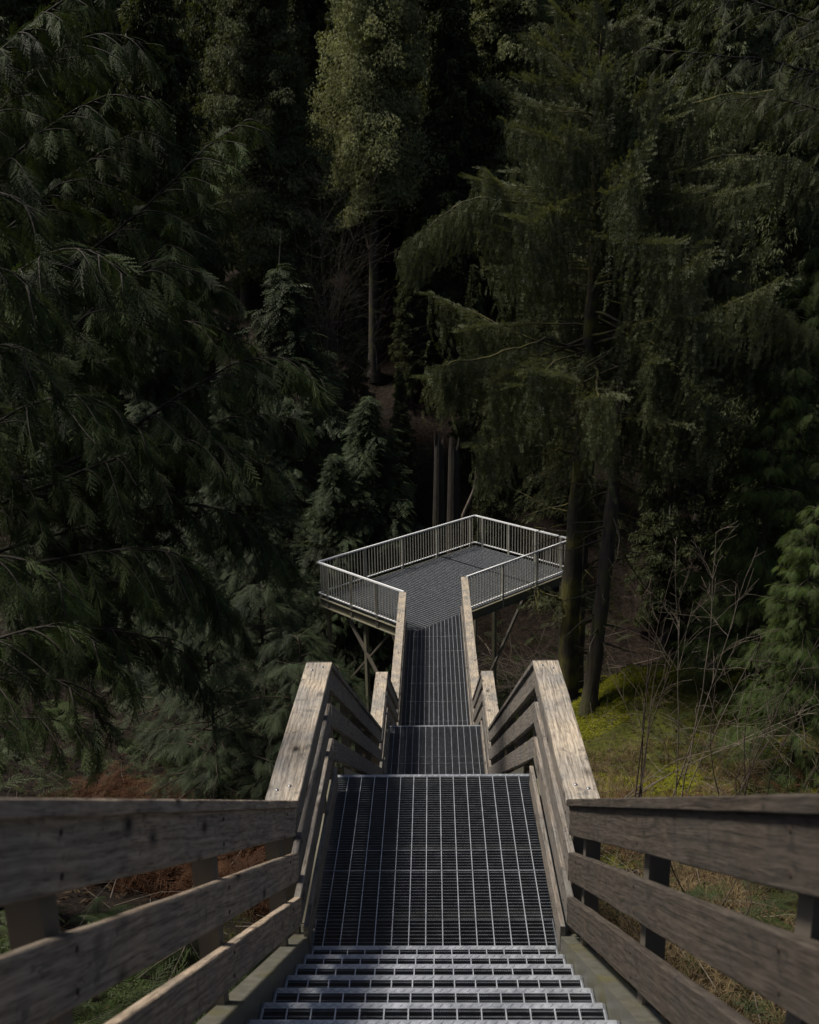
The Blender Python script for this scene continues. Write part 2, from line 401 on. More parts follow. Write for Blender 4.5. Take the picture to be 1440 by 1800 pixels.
def nosing(x0, x1, y, z, parent, w=.032):
    """chequered nosing strip: a plate with raised diagonal bars"""
    b = MB(); b.box((x0, y-w, z-.032), (x1, y, z+.004))
    x = x0+.012; k = 0
    while x < x1-.012:
        s = 1 if k % 2 else -1
        b.bar((x-.008, y-w/2-s*.009, z+.005), (x+.008, y-w/2+s*.009, z+.005), .004, .003); x += .021; k += 1
    return b.build('nosing', MAT['steel'], parent)

def plank(name, length, h, t, m, parent, p, q, out, bulge=.0):
    """plank between centre points p and q; h measured in the up direction, t along out; local X is the grain"""
    p = np.array(p, float); q = np.array(q, float); d = q-p; L = np.linalg.norm(d); d /= L
    out = np.array(out, float); out -= d*(out@d); out /= np.linalg.norm(out); up = np.cross(d, out)
    n = max(2, int(L/.12)); c = .004
    prof = [(-t/2+c, -h/2), (t/2-c, -h/2), (t/2, -h/2+c), (t/2, h/2-c), (t/2-c, h/2), (-t/2+c, h/2), (-t/2, h/2-c), (-t/2, -h/2+c)]
    xs = np.linspace(-L/2, L/2, n+1); rr = np.random.default_rng(abs(hash((round(p[1], 2), round(p[0], 2), round(h, 2)))) % 2**31)
    ph = rr.uniform(0, 6, 4); V = []
    for x in xs:
        for i, (a, b_) in enumerate(prof):
            jig = .0005*math.sin(x*9+ph[0]+i)+.0004*math.sin(x*41+ph[1]+i*2)
            V.append((x, a+jig, b_+jig*1.3+.0016*math.sin(x*2+ph[2])))
    b = MB(); k = 8; F = []
    for i in range(n):
        for j in range(k):
            F.append((i*k+j, i*k+(j+1) % k, (i+1)*k+(j+1) % k, (i+1)*k+j))
    for e in (0, n*k):
        F += [(e, e+1, e+2, e+3), (e, e+3, e+4, e+7), (e+4, e+5, e+6, e+7)]
    b.add(V, F)
    o = b.build(name, m, parent)
    o.matrix_world = Matrix(((d[0], out[0], up[0], (p[0]+q[0])/2), (d[1], out[1], up[1], (p[1]+q[1])/2), (d[2], out[2], up[2], (p[2]+q[2])/2), (0, 0, 0, 1)))
    return o

def bolts(parent, pts, n=(0, 0, 1), r=.011):
    """domed bolt heads, parent keeps identity transform"""
    for p in pts:
        b = MB(); p = np.array(p, float); n_ = np.array(n, float)
        b.tube([p-n_*.002, p+n_*.003, p+n_*.006, p+n_*.0075], [r, r, r*.7, r*.15], 8)
        b.build('bolt', MAT['bolt'], parent, smooth=False)

BOARD_Z = [(.828, 1.012), (.54, .72), (.25, .432)]
def rail_section(kind, side, y0, y1, z0, slope, label, boards, posts, capmat, bmat, kick=False, capy=None, post_drop=.35, mat_post='post', outset=0, bolt_pts=()):
    """timber guardrail along Y: cap, boards on the walkway side, steel posts behind; z = z0 + slope*(y-y0)"""
    root = empty(kind, (0, 0, 0)); tag(root, label, 'railing', 'timber guardrails along the walkway')
    s = side; zf = lambda y: z0+slope*(y-y0)
    cs = math.cos(math.atan(slope))
    cy0, cy1 = capy or (y0, y1)
    xin = s*(WX-.037)
    p = (s*(WX+.057), cy0, zf(cy0)+1.031); q = (s*(WX+.057), cy1, zf(cy1)+1.031)
    cap = plank('cap', 0, .187, .038, capmat, root, p, q, (0, -slope, 1))
    for zb, zt in boards:
        zc = (zb+zt)/2
        bd = plank('board', 0, (zt-zb)*cs, .038, bmat, root, (s*(WX+.001), y0, zf(y0)+zc), (s*(WX+.001), y1, zf(y1)+zc), (s, 0, 0))
        if y1 < 6.7:
            for py in posts:
                for dz in (-.045, .045):
                    q = MB(); c0 = np.array((s*(WX-.018), py+dz*.25, zf(py)+zc+dz)); nn_ = np.array((-s, 0, 0.))
                    q.tube([c0-nn_*.003, c0+nn_*.002, c0+nn_*.0035], [.008, .008, .004], 8)
                    bo = q.build('bolt', MAT['bolt_dark'], bd, smooth=False); bo.matrix_parent_inverse = bd.matrix_world.inverted()
    if kick:
        plank('kick_board', 0, .17, .030, bmat, root, (s*(WX-.034), y0+.03, zf(y0)+.125), (s*(WX-.034), y1-.03, zf(y1)+.125), (s, 0, 0))
    for py in posts:
        b = MB(); z = zf(py); x0 = s*(WX+.024); x1 = s*(WX+.100)
        b.box((x0, py-.038, z-post_drop), (x1, py+.038, z+1.005 - (abs(slope)*.04)))
        b.build('post', MAT[mat_post], root)
    inv = cap
    for (by, bx) in bolt_pts:
        nrm = Vector((0, -slope, 1)).normalized()
        b = MB(); pp = np.array((s*(WX-.037+bx), by, zf(by)+1.031+.019/cs)); n_ = np.array(nrm)
        b.tube([pp-n_*.003, pp+n_*.003, pp+n_*.006, pp+n_*.008], [.012, .012, .008, .002], 8)
        bo = b.build('bolt', MAT['bolt'], cap, smooth=True); bo.matrix_parent_inverse = cap.matrix_world.inverted()
    return root

sides = ((-1, 'left'), (1, 'right'))
bpy.context.view_layer.update()
P1 = Y1N-.12
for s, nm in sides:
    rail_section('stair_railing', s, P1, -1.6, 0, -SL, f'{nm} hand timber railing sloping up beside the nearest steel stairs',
                 BOARD_Z, [4.32, 3.02, 1.70, .45, -.85], MAT['board_lit' if s < 0 else 'board_shaded'], MAT['board_lit' if s < 0 else 'board_shaded'])
    rail_section('landing_railing', s, P1, Y1F-.2, 0, 0, f'{nm} hand level timber railing beside the nearest grating landing',
                 BOARD_Z, [P1+.16, Y1F-.42], MAT['cap'], MAT['board'], kick=True,
                 bolt_pts=[(P1+.11, .135), (P1+.15, .07), (Y1F-.28, .06), (Y1F-.33, .13)])
    rail_section('stair_railing', s, Y1F-.19, Y2N-.12, 0, (Z2-Z1)/((Y2N-.12)-(Y1F-.19)), f'{nm} hand timber railing sloping down between the two grating landings',
                 BOARD_Z, [6.75, 8.05, 9.35, 10.65, 11.7], MAT['board'], MAT['board'])
    rail_section('landing_railing', s, Y2N-.11, Y2F-.2, Z2, 0, f'{nm} hand level timber railing beside the small lower grating landing',
                 BOARD_Z, [Y2N+.1, Y2F-.4], MAT['cap'], MAT['board'], kick=True, bolt_pts=[(Y2F-.28, .06), (Y2F-.33, .13)])
    rail_section('stair_railing', s, Y2F-.19, Y3N-.16, Z2, (Z3-Z2)/((Y3N-.16)-(Y2F-.19)), f'{nm} hand timber railing on the lowest flight above the long walkway',
                 BOARD_Z, [14.1, 15.4, 16.7], MAT['board'], MAT['board'])
    yend = 23.40 if s < 0 else 24.55
    rail_section('walkway_railing', s, Y3N-.15, yend, Z3, 0, f'{nm} hand long timber railing leading to the viewing platform',
                 BOARD_Z, list(np.arange(Y3N+.1, yend-.1, 1.25)), MAT['cap'], MAT['board'], kick=True)

def landing(label, y0, y1, z, teeth, seams, notch):
    root = empty('landing', (0, (y0+y1)/2, z)); tag(root, label, 'landing')
    off = -(y0+y1)/2
    xa, xb = -.752, .776
    if notch:
        grating('grating', xa, xb, y0+.235+off, y1-.033+off, 0, root, teeth=teeth, seams=[v+off for v in seams], rod0=.5)
        grating('grating', -.722, .722, y0+off, y0+.232+off, 0, root, teeth=teeth, rod0=.5)
    else:
        grating('grating', xa, xb, y0+off, y1-.033+off, 0, root, teeth=teeth, seams=[v+off for v in seams], rod0=.5)
    nosing(xa, xb, y1+off, 0, root, .032)
    for s in (-1, 1):
        b = MB(); b.box((s*.79, y0+.25+off, -.23), (s*.80, y1+off, -.038)); b.box((s*.79, y0+.25+off, -.046), (s*.86, y1+off, -.038)); b.box((s*.79, y0+.25+off, -.23), (s*.86, y1+off, -.222))
        b.build('side_channel', MAT['beige'], root)
        for yy in (y0+.4, y1-.1):
            zg = gz(s*.83, yy)-.3
            b = MB(); b.box((s*.80, yy-.04+off, zg-z), (s*.88, yy+.04+off, -.225)); b.build('post', MAT['beige'], root)
    for yy in (y0+.28, (y0+y1)/2, y1-.08):
        b = MB(); b.box((-.787, yy-.03+off, -.15), (.787, yy+.03+off, -.036)); b.build('cross_beam', MAT['beige'], root)
    return root
landing('big grating landing at the foot of the nearest stairs', Y1N, Y1F, Z1, .0102, (5.40, 5.62), True)
landing('small grating landing between the two lower flights of stairs', Y2N, Y2F, Z2, None, (12.75, 12.95), False)

def flight(label, ytop, ztop, ybot, zbot, nstep, first_strip, skip_top=0):
    """a flight falling towards +Y: treads between two stringers"""
    run = (ybot-ytop)/nstep; rise = (ztop-zbot)/nstep
    root = empty('stair_flight', (0, ybot, zbot)); tag(root, label, 'staircase')
    tread_me = None; proto = None
    for k in range(0 if first_strip else 1, nstep-skip_top):
        if proto is None:
            t_ = empty('tread', (0, 0, 0)); t_.parent = root
            bb = MB()
            d = run+.03
            n = int(round((d-.034)/.03))
            for i in range(n):
                y = -.036-.030*i-.004
                xs = np.linspace(-.712, .712, 283); m = len(xs)
                zt = np.where(np.arange(m) % 2 == 0, 0., -.0045); lo = np.full(m, -.032)
                V = np.concatenate([np.stack([xs, np.full(m, y+s2*.0025), zz], -1) for s2 in (-1, 1) for zz in (lo, zt)])
                a = np.arange(m-1)
                bb.add(V, np.concatenate([np.stack([a, a+1, m+a+1, m+a], -1), np.stack([2*m+a+1, 2*m+a, 3*m+a, 3*m+a+1], -1), np.stack([m+a, m+a+1, 3*m+a+1, 3*m+a], -1)]))
            for x in (-.722, .714): bb.box((x, -d, -.06), (x+.008, 0, .002))
            g = bb.build('grating', MAT['grate'], t_)
            r = MB(); x = -7*ROD
            while x < .72: r.box((x-.0024, -d, -.006), (x+.0024, -.032, .0035)); x += ROD
            r.build('cross_rods', MAT['rod'], g)
            nosing(-.712, .712, 0, 0, t_)
            proto = t_
            t_.location = (0, -run*k, rise*k)
        else:
            copy_tree(proto, root, loc=(0, -run*k, rise*k))
    sl = rise/run
    for s in (-1, 1):
        b = MB()
        ya, yb = ytop-ybot+(0.25), (.22 if first_strip else .05)
        za = lambda y: -sl*y
        # channel: web + two flanges, sheared along the slope
        def slab(x0, x1, zl, zh, y0_, y1_):
            V = [(x0, y0_, za(y0_)+zl), (x1, y0_, za(y0_)+zl), (x1, y1_, za(y1_)+zl), (x0, y1_, za(y1_)+zl), (x0, y0_, za(y0_)+zh), (x1, y0_, za(y0_)+zh), (x1, y1_, za(y1_)+zh), (x0, y1_, za(y1_)+zh)]
            b.add(V, [(0,3,2,1),(4,5,6,7),(0,1,5,4),(1,2,6,5),(2,3,7,6),(3,0,4,7)])
        slab(s*.726, s*.736, -.27, .085, ya, yb)
        slab(s*.7361, s*.826, .073, .085, ya, yb)
        slab(s*.7361, s*.826, -.27, -.258, ya, yb)
        b.build('stringer', MAT['stringer'], root)
    return root
flight('nearest flight of open steel grating stairs', Y1N-16*RUN, 16*RISE, Y1N, 0, 16, True, 0)
flight('middle flight of steel stairs hidden between the two landings', Y1F, Z1, Y2N, Z2, 20, False)
flight('lowest flight of steel stairs above the long walkway', Y2F, Z2, Y3N+.05, Z3, 13, False)
# upper landing the photographer stands on
root = empty('landing', (0, -.9, 17*RISE)); tag(root, 'upper grating landing where the nearest stairs begin', 'landing')
grating('grating', -.77, .77, -1.2, 1.1-RUN*.0, 0, root, rod0=.5)
bpy.data.objects[root.name].location = (0, Y1N-16*RUN-1.13, 17*RISE)

# --- viewing platform (rectangle turned 45 degrees) and long walkway
a45 = math.pi/4
PF = np.array([-.524, 23.25]); U1 = np.array([-math.cos(a45), math.sin(a45)]); U2 = np.array([math.sin(a45), math.cos(a45)])
LA_, LB_ = 3.92, 6.63
plat = empty('viewing_platform', (PF[0], PF[1], Z3), a45)   # local x = U2 direction, local y = U1 direction
tag(plat, 'rectangular steel viewing platform standing on posts over the ravine', 'platform')
def PL(u2, u1, z=0): return (u2, u1, z)
def plat_grating():
    # bearing bars run along local y (U1), packed along local x
    for i, (xa, xb) in enumerate(((0, .80), (.80, 1.62), (1.62, 2.46), (2.46, 3.30), (3.30, 4.14), (4.14, 4.98), (4.98, 5.82), (5.82, LB_))):
        b = MB(); n = int(LA_/.030)
        for k in range(n+1):
            y = .004+k*(LA_-.008)/n
            b.box((xa+.004, y-.0024, -.032), (xb-.004, y+.0024, 0))
        for y in (0, LA_/2-.004, LA_/2+.004, LA_): b.box((xa+.002, y-.003, -.036), (xb-.002, y+.003, .0015))
        g = b.build('deck_grating', MAT['deck'], plat)
        r = MB(); x = math.ceil((xa+.004)/ROD)*ROD
        while x < xb-.004:
            r.box((x-.0045, 0, -.006), (x+.0045, LA_, .0035)); x += ROD
        r.build('cross_rods', MAT['rod'], g)
        if i < 7 and i % 2 == 0:
            for y in np.arange(.35, LA_, .62):
                for dx in (-.03, .03):
                    q = MB(); q.box((xb-.012+dx, y-.014, 0), (xb+.012+dx, y+.014, .005)); q.build('clip', MAT['steel'], g)
plat_grating()
def pbox(name, a, b, m): q = MB(); q.box(a, b); return q.build(name, m, plat)
def channel(name, p, q, depth=.25, m='beige'):
    """edge channel in platform frame: web and flanges"""
    b = MB(); p = np.array(p, float); q = np.array(q, float)
    b.bar(p-[0, 0, depth/2], q-[0, 0, depth/2], .012, depth)
    d = (q-p)/np.linalg.norm(q-p); sd_ = np.cross(d, (0, 0, 1))
    for z in (.006, depth-.006):
        b.bar(p-[0, 0, z]+sd_*.04, q-[0, 0, z]+sd_*.04, .068, .012)
    return b.build(name, MAT[m], plat)
e = .03
channel('edge_beam', (1.9, -e, -.037), (LB_+e, -e, -.037))
channel('edge_beam', (LB_+e, -e, -.037), (LB_+e, LA_+e, -.037))
channel('edge_beam', (LB_+e, LA_+e, -.037), (-e, LA_+e, -.037))
channel('edge_beam', (-e, LA_+e, -.037), (-e, .38, -.037))
for x in np.arange(.82, LB_, .83):
    pbox('joist', (x-.03, .02, -.20), (x+.03, LA_-.02, -.038), MAT['beige'])
# posts and braces below
def ppost(x, y, ztop=-.29, w=.10):
    wx, wy = PF + U2*x + U1*y
    zg = gz(wx, wy)-.4-Z3
    pbox('support_post', (x-w/2, y-w/2, zg), (x+w/2, y+w/2, ztop), MAT['beige'])
    return zg
for x, y in ((.10, .55), (.10, 2.1), (.10, 3.75), (3.3, .12), (3.3, 3.75), (6.45, .12), (6.45, 3.75), (1.75, .10)): ppost(x, y)
def brace(p, q, w=.09, t=.05, m='post'):
    b = MB(); b.bar(p, q, w, t, up=(0, 1, .1)); return b.build('brace', MAT[m], plat)
brace((4.5, .02, -.30), (1.95, .02, -3.6), .09, .06)
brace((.06, 2.9, -.30), (.06, .62, -2.9)); brace((.13, 1.0, -.30), (.13, 3.4, -2.9))
brace((1.2, 2.5, -.30), (.6, .62, -2.9))

def metal_rail(label, p, q, post_ts, closed_ends=(True, True)):
    """galvanised picket railing between two points of the platform frame (z=0 is the deck)"""
    a = PF+U2*p[0]+U1*p[1]; b_ = PF+U2*q[0]+U1*q[1]
    d = b_-a; L = float(np.linalg.norm(d)); ang = math.atan2(d[1], d[0])
    root = empty('metal_railing', (a[0], a[1], Z3), ang); tag(root, label, 'railing', 'metal picket railings round the platform')
    b = MB(); b.box((-.02, -.022, 1.03), (L+.02, .022, 1.055)); b.box((-.02, -.022, 1.012), (L+.02, -.016, 1.03)); b.box((-.02, .016, 1.012), (L+.02, .022, 1.03))
    b.build('top_rail', MAT['rail_top'], root)
    b = MB(); b.box((0, -.019, .085), (L, .019, .11)); b.build('bottom_rail', MAT['rail_top'], root)
    for t_ in post_ts:
        b = MB()
        b.box((t_-.03, -.028, -.30), (t_+.03, -.02, 1.01)); b.box((t_-.03, -.02, -.30), (t_-.022, .03, 1.01)); b.box((t_+.022, -.02, -.30), (t_+.03, .03, 1.01))
        b.build('post', MAT['rail_steel'], root)
    me = None; n = int(L/.115)
    for i in range(1, n):
        x = i*L/n
        if min([abs(x-t_) for t_ in post_ts]+[9]) < .045: continue
        if me is None:
            bb = MB(); bb.box((-.010, -.010, .11), (.010, .010, 1.012)); bb.box((-.010, -.0195, .1101), (.010, .0195, .114))
            o = bb.build('picket', MAT['rail_steel'], root); me = o.data; o.location = (x, 0, 0)
        else: link('picket', me, root, (x, 0, 0))
    return root
o_ = .05
metal_rail('metal picket railing along the far long side of the viewing platform', (-o_, LA_+o_), (LB_+o_, LA_+o_), [.18, 1.79, 3.36, 4.9, 6.5])
metal_rail('metal picket railing across the far right end of the viewing platform', (LB_+o_, LA_+o_), (LB_+o_, -o_), [.35, 1.5, 2.6, 3.62])
metal_rail('metal picket railing on the near right side of the viewing platform behind the mossy trunks', (1.96, -o_), (LB_+o_, -o_), [.03, 1.5, 3.02, 4.5])
metal_rail('short metal picket railing at the near left end of the viewing platform', (-o_, .36), (-o_, LA_+o_), [.03, 1.07, 2.16, 3.22])

walk = empty('walkway', (0, 20, Z3-.002)); tag(walk, 'long narrow grating walkway running from the lowest stairs to the platform', 'walkway')
def walk_grating():
    y0 = Y3N; b = MB(); r = MB(); xa, xb = -.752, .776
    y = y0
    def yend(x):   # the platform edge lines
        dx = x-PF[0]
        return PF[1]+(dx if dx > 0 else -dx)-.006
    n = 0
    while y < PF[1]+1.35:
        # portion of the bar in front of the platform edges
        xs0, xs1 = xa, xb
        if y > PF[1]-.006:
            xs0 = PF[0]+(y-PF[1])+.008
            if PF[0]-(y-PF[1])-.008 > xa: b.box((xa, y-.0024, -.032), (PF[0]-(y-PF[1])-.008, y+.0024, 0))
        if xs1-xs0 > .02: b.box((xs0, y-.0024, -.032), (xs1, y+.0024, 0))
        y += .030; n += 1
    for x in (xa, xb): b.box((x-.003, y0, -.036), (x+.003, yend(x), .001))
    for y in np.arange(y0+.9, 23, .92): b.box((xa, y-.007, -.032), (xb, y+.007, .0012))
    b.box((xa, y0, -.036), (xb, y0+.006, .001))
    b.bar((xa, yend(xa), -.016), (PF[0], PF[1]-.006, -.016), .006, .036); b.bar((PF[0], PF[1]-.006, -.016), (xb, yend(xb), -.016), .006, .036)
    g = b.build('grating', MAT['grate'], walk, (0, -20, 0))
    x = -7.5*ROD+.012
    while x < xb:
        r.box((x-.0035, y0, -.006), (x+.0035, yend(x), .0035)); x += ROD
    r.build('cross_rods', MAT['rod'], g)
walk_grating()
for s in (-1, 1):
    b = MB(); b.box((s*.79, Y3N-20, -.24), (s*.80, (23.5 if s < 0 else 24.5)-20, -.038)); b.box((s*.80, Y3N-20, -.048), (s*.86, (23.4 if s < 0 else 24.4)-20, -.038)); b.build('side_channel', MAT['beige'], walk)
    for yy in (17.6, 20.4, 22.6):
        zg = gz(s*.83, yy)-.3-Z3; b = MB(); b.box((s*.80, yy-20-.045, zg), (s*.89, yy-20+.045, -.05)); b.build('post', MAT['beige'], walk)

# ------------------------------------------------------------------ plant prototypes
def quad_strip(p, q, w0, w1, nrm=(0, 0, 1)):
    p = np.array(p, float); q = np.array(q, float); d = q-p; d /= np.linalg.norm(d)+1e-9
    s = np.cross(d, nrm); s /= np.linalg.norm(s)+1e-9
    return [p-s*w0/2, p+s*w0/2, q+s*w1/2, q-s*w1/2]
def proto(quads):
    V = np.array(quads).reshape(-1, 3); F = np.arange(len(V)).reshape(-1, 4); return V, F
def cedar_frond(npin=11, lobes=4, wid=.5, seed=0, droop=.35, ang=(38, 56), lob=.36):
    """flat feathery spray, unit length along +x, lying in xy, drooping towards -z"""
    r = np.random.default_rng(seed); Q = []
    P = lambda t: np.array([t, .05*math.sin(t*3+seed), -droop*t*t])
    Q.append(quad_strip(P(0), P(.5), .018, .014)); Q.append(quad_strip(P(.5), P(1), .022, .006))
    for i in range(npin):
        t = .06+.9*i/npin
        for s in (-1, 1):
            tt = t+(s*.02); L = wid*(1-tt)**.75*(.35+.65*min(1, tt*4))*r.uniform(.75, 1.15)+.03
            a = R(r.uniform(*ang)); b0 = P(tt)
            d = np.array([math.cos(a), s*math.sin(a), -.10])
            tip = b0+d*L+np.array([0, 0, -.45*L*L-.03])
            w = .020
            if lobes == 0:
                Q.append([b0, b0+(tip-b0)*.5+np.array([.03, -s*.02, 0])*1.2, tip, b0+(tip-b0)*.55-np.array([.03, -s*.02, 0])*1.2]); continue
            Q.append(quad_strip(b0, tip, w, .012))
            for k in range(lobes):
                u = (k+.5)/lobes; c0 = b0+(tip-b0)*u
                for s2 in (-1, 1):
                    l2 = L*lob*(1-u*.75)*r.uniform(.7, 1.1)+.012
                    a2 = math.atan2(d[1], d[0])+s2*R(42); e2 = c0+np.array([math.cos(a2), math.sin(a2), r.uniform(-.3, .1)])*l2
                    Q.append(quad_strip(c0, e2, .017, .008, (0, r.uniform(-.3, .3), 1)))
    return proto(Q)
def needle_strand(n=26, wid=.055, seed=0, sag=.15):
    """bottle-brush twig, unit length along +x"""
    r = np.random.default_rng(seed); Q = [quad_strip((0, 0, 0), (1, 0, -sag), .02, .01)]
    for i in range(n):
        t = (i+.5)/n; b0 = np.array([t, 0, -sag*t*t]); ph = r.uniform(0, 2*math.pi)
        L = wid*(1-.45*t)*r.uniform(.8, 1.3)
        rad = np.array([0, math.cos(ph), math.sin(ph)])
        for sgn in (-1, 1):
            tip = b0+sgn*rad*L+np.array([L*.9, 0, 0]); m_ = (b0+tip)/2; wv = np.array([.5, 0, 0])*.12
            Q.append([b0, m_+wv*.4, tip, m_-wv*.4])
    return proto(Q)
def sprig(seed=0, n=7):
    """coarse leafy tuft for far trees"""
    r = np.random.default_rng(seed); Q = []
    for i in range(n):
        a = r.uniform(-.9, .9); L = r.uniform(.4, 1); d = np.array([math.cos(a), math.sin(a), r.uniform(-.6, .15)]); d /= np.linalg.norm(d)
        b0 = np.array([r.uniform(0, .35), 0, r.uniform(-.1, .1)]); tip = b0+d*L; m_ = (b0+tip)/2+np.array([0, 0, .05])
        w_ = np.cross(d, r.normal(size=3)); w_ /= np.linalg.norm(w_); w_ *= r.uniform(.05, .10)
        Q.append([b0, m_+w_, tip, m_-w_])
    return proto(Q)
def blades(seed=0, n=7, w=.03, spread=.5, curl=.4):
    """upright grass tuft, unit height along +z"""
    r = np.random.default_rng(seed); Q = []
    for i in range(n):
        a = r.uniform(0, 2*math.pi); L = r.uniform(.5, 1); d = np.array([math.cos(a), math.sin(a), 0]); b0 = d*r.uniform(0, .1)
        sp = spread*r.uniform(.3, 1.2); s = np.array([-d[1], d[0], 0])*w
        m_ = b0+d*sp*.35*L+np.array([0, 0, .6*L]); t_ = b0+d*sp*L+np.array([0, 0, (1-curl*sp)*L])
        Q.append([b0-s/2, b0+s/2, m_+s/2, m_-s/2]); Q.append([m_-s/2, m_+s/2, t_+s*.1, t_-s*.1])
    return proto(Q)
FR_NEAR = [cedar_frond(5+s % 3, 5, .52+.05*(s % 4), s, .30+.12*s, (18, 40), .22) for s in range(6)]
FR_MID = [cedar_frond(8, 1, .42, s, .5) for s in range(3)]
FR_LOW = [cedar_frond(5, 0, .5, s, .4) for s in range(3)]
ST = [needle_strand(17, .15, s) for s in range(3)]
ST_LOW = [needle_strand(9, .10, s) for s in range(3)]
SPR = [sprig(s) for s in range(4)]
SPR_FINE = [sprig(s+40, 6) for s in range(4)]

def basis(f, nrm):
    f = f/(np.linalg.norm(f, axis=1)[:, None]+1e-9)
    s = np.cross(nrm, f); s /= np.linalg.norm(s, axis=1)[:, None]+1e-9
    u = np.cross(f, s)
    return np.stack([f, s, u], -1)      # columns
def scatter(protos, pos, B, size, tint, r):
    """numpy instancing of leaf prototypes into one array"""
    Vs, Fs, Ts = [], [], []; base = 0
    pick = r.integers(0, len(protos), len(pos))
    size = np.broadcast_to(np.asarray(size, float), (len(pos),))
    for k, (V, F) in enumerate(protos):
        idx = np.where(pick == k)[0]
        if not len(idx): continue
        W = np.einsum('nij,vj->nvi', B[idx]*size[idx, None, None], V) + pos[idx, None]
        nv = len(V)
        Fs.append((F[None]+(np.arange(len(idx))*nv)[:, None, None]).reshape(-1, 4)+base)
        Vs.append(W.reshape(-1, 3)); Ts.append(np.repeat(tint[idx], nv)); base += nv*len(idx)
    return np.concatenate(Vs), np.concatenate(Fs), np.concatenate(Ts)
class Leaves:
    def __init__(s): s.p = []; s.f = []; s.n = []; s.s = []; s.t = []
    def add(s, p, f, n, size, t):
        p = np.atleast_2d(p); k = len(p)
        s.p.append(p); s.f.append(np.broadcast_to(f, (k, 3))); s.n.append(np.broadcast_to(n, (k, 3)))
        s.s.append(np.broadcast_to(size, (k,))); s.t.append(np.broadcast_to(t, (k,)))
    def build(s, name, protos, m, parent, r, jit=.25):
        if not s.p: return None
        p = np.concatenate(s.p); f = np.concatenate(s.f)*1.; nn = np.concatenate(s.n)*1.
        f = f/(np.linalg.norm(f, axis=1)[:, None]+1e-9)
        f = f+r.normal(size=f.shape)*jit; nn = nn+r.normal(size=nn.shape)*jit
        V, F, T = scatter(protos, p, basis(f, nn), np.concatenate(s.s), np.concatenate(s.t), r)
        return link(name, mk_mesh(name, V, F, m, tint=T), parent)

def curve(p0, d0, L, droop, n, r, wob=.06, lift=0.):
    """limb: starts along d0, bends down (droop) then optionally lifts at the tip"""
    pts = [np.array(p0, float)]; d = np.array(d0, float); d /= np.linalg.norm(d); st = L/(n-1)
    for i in range(n-1):
        t = i/(n-1)
        d = d+np.array([0, 0, -droop*(1-t)+lift*t])/n*2+r.normal(size=3)*wob/math.sqrt(n)
        d /= np.linalg.norm(d); pts.append(pts[-1]+d*st)
    return np.array(pts)

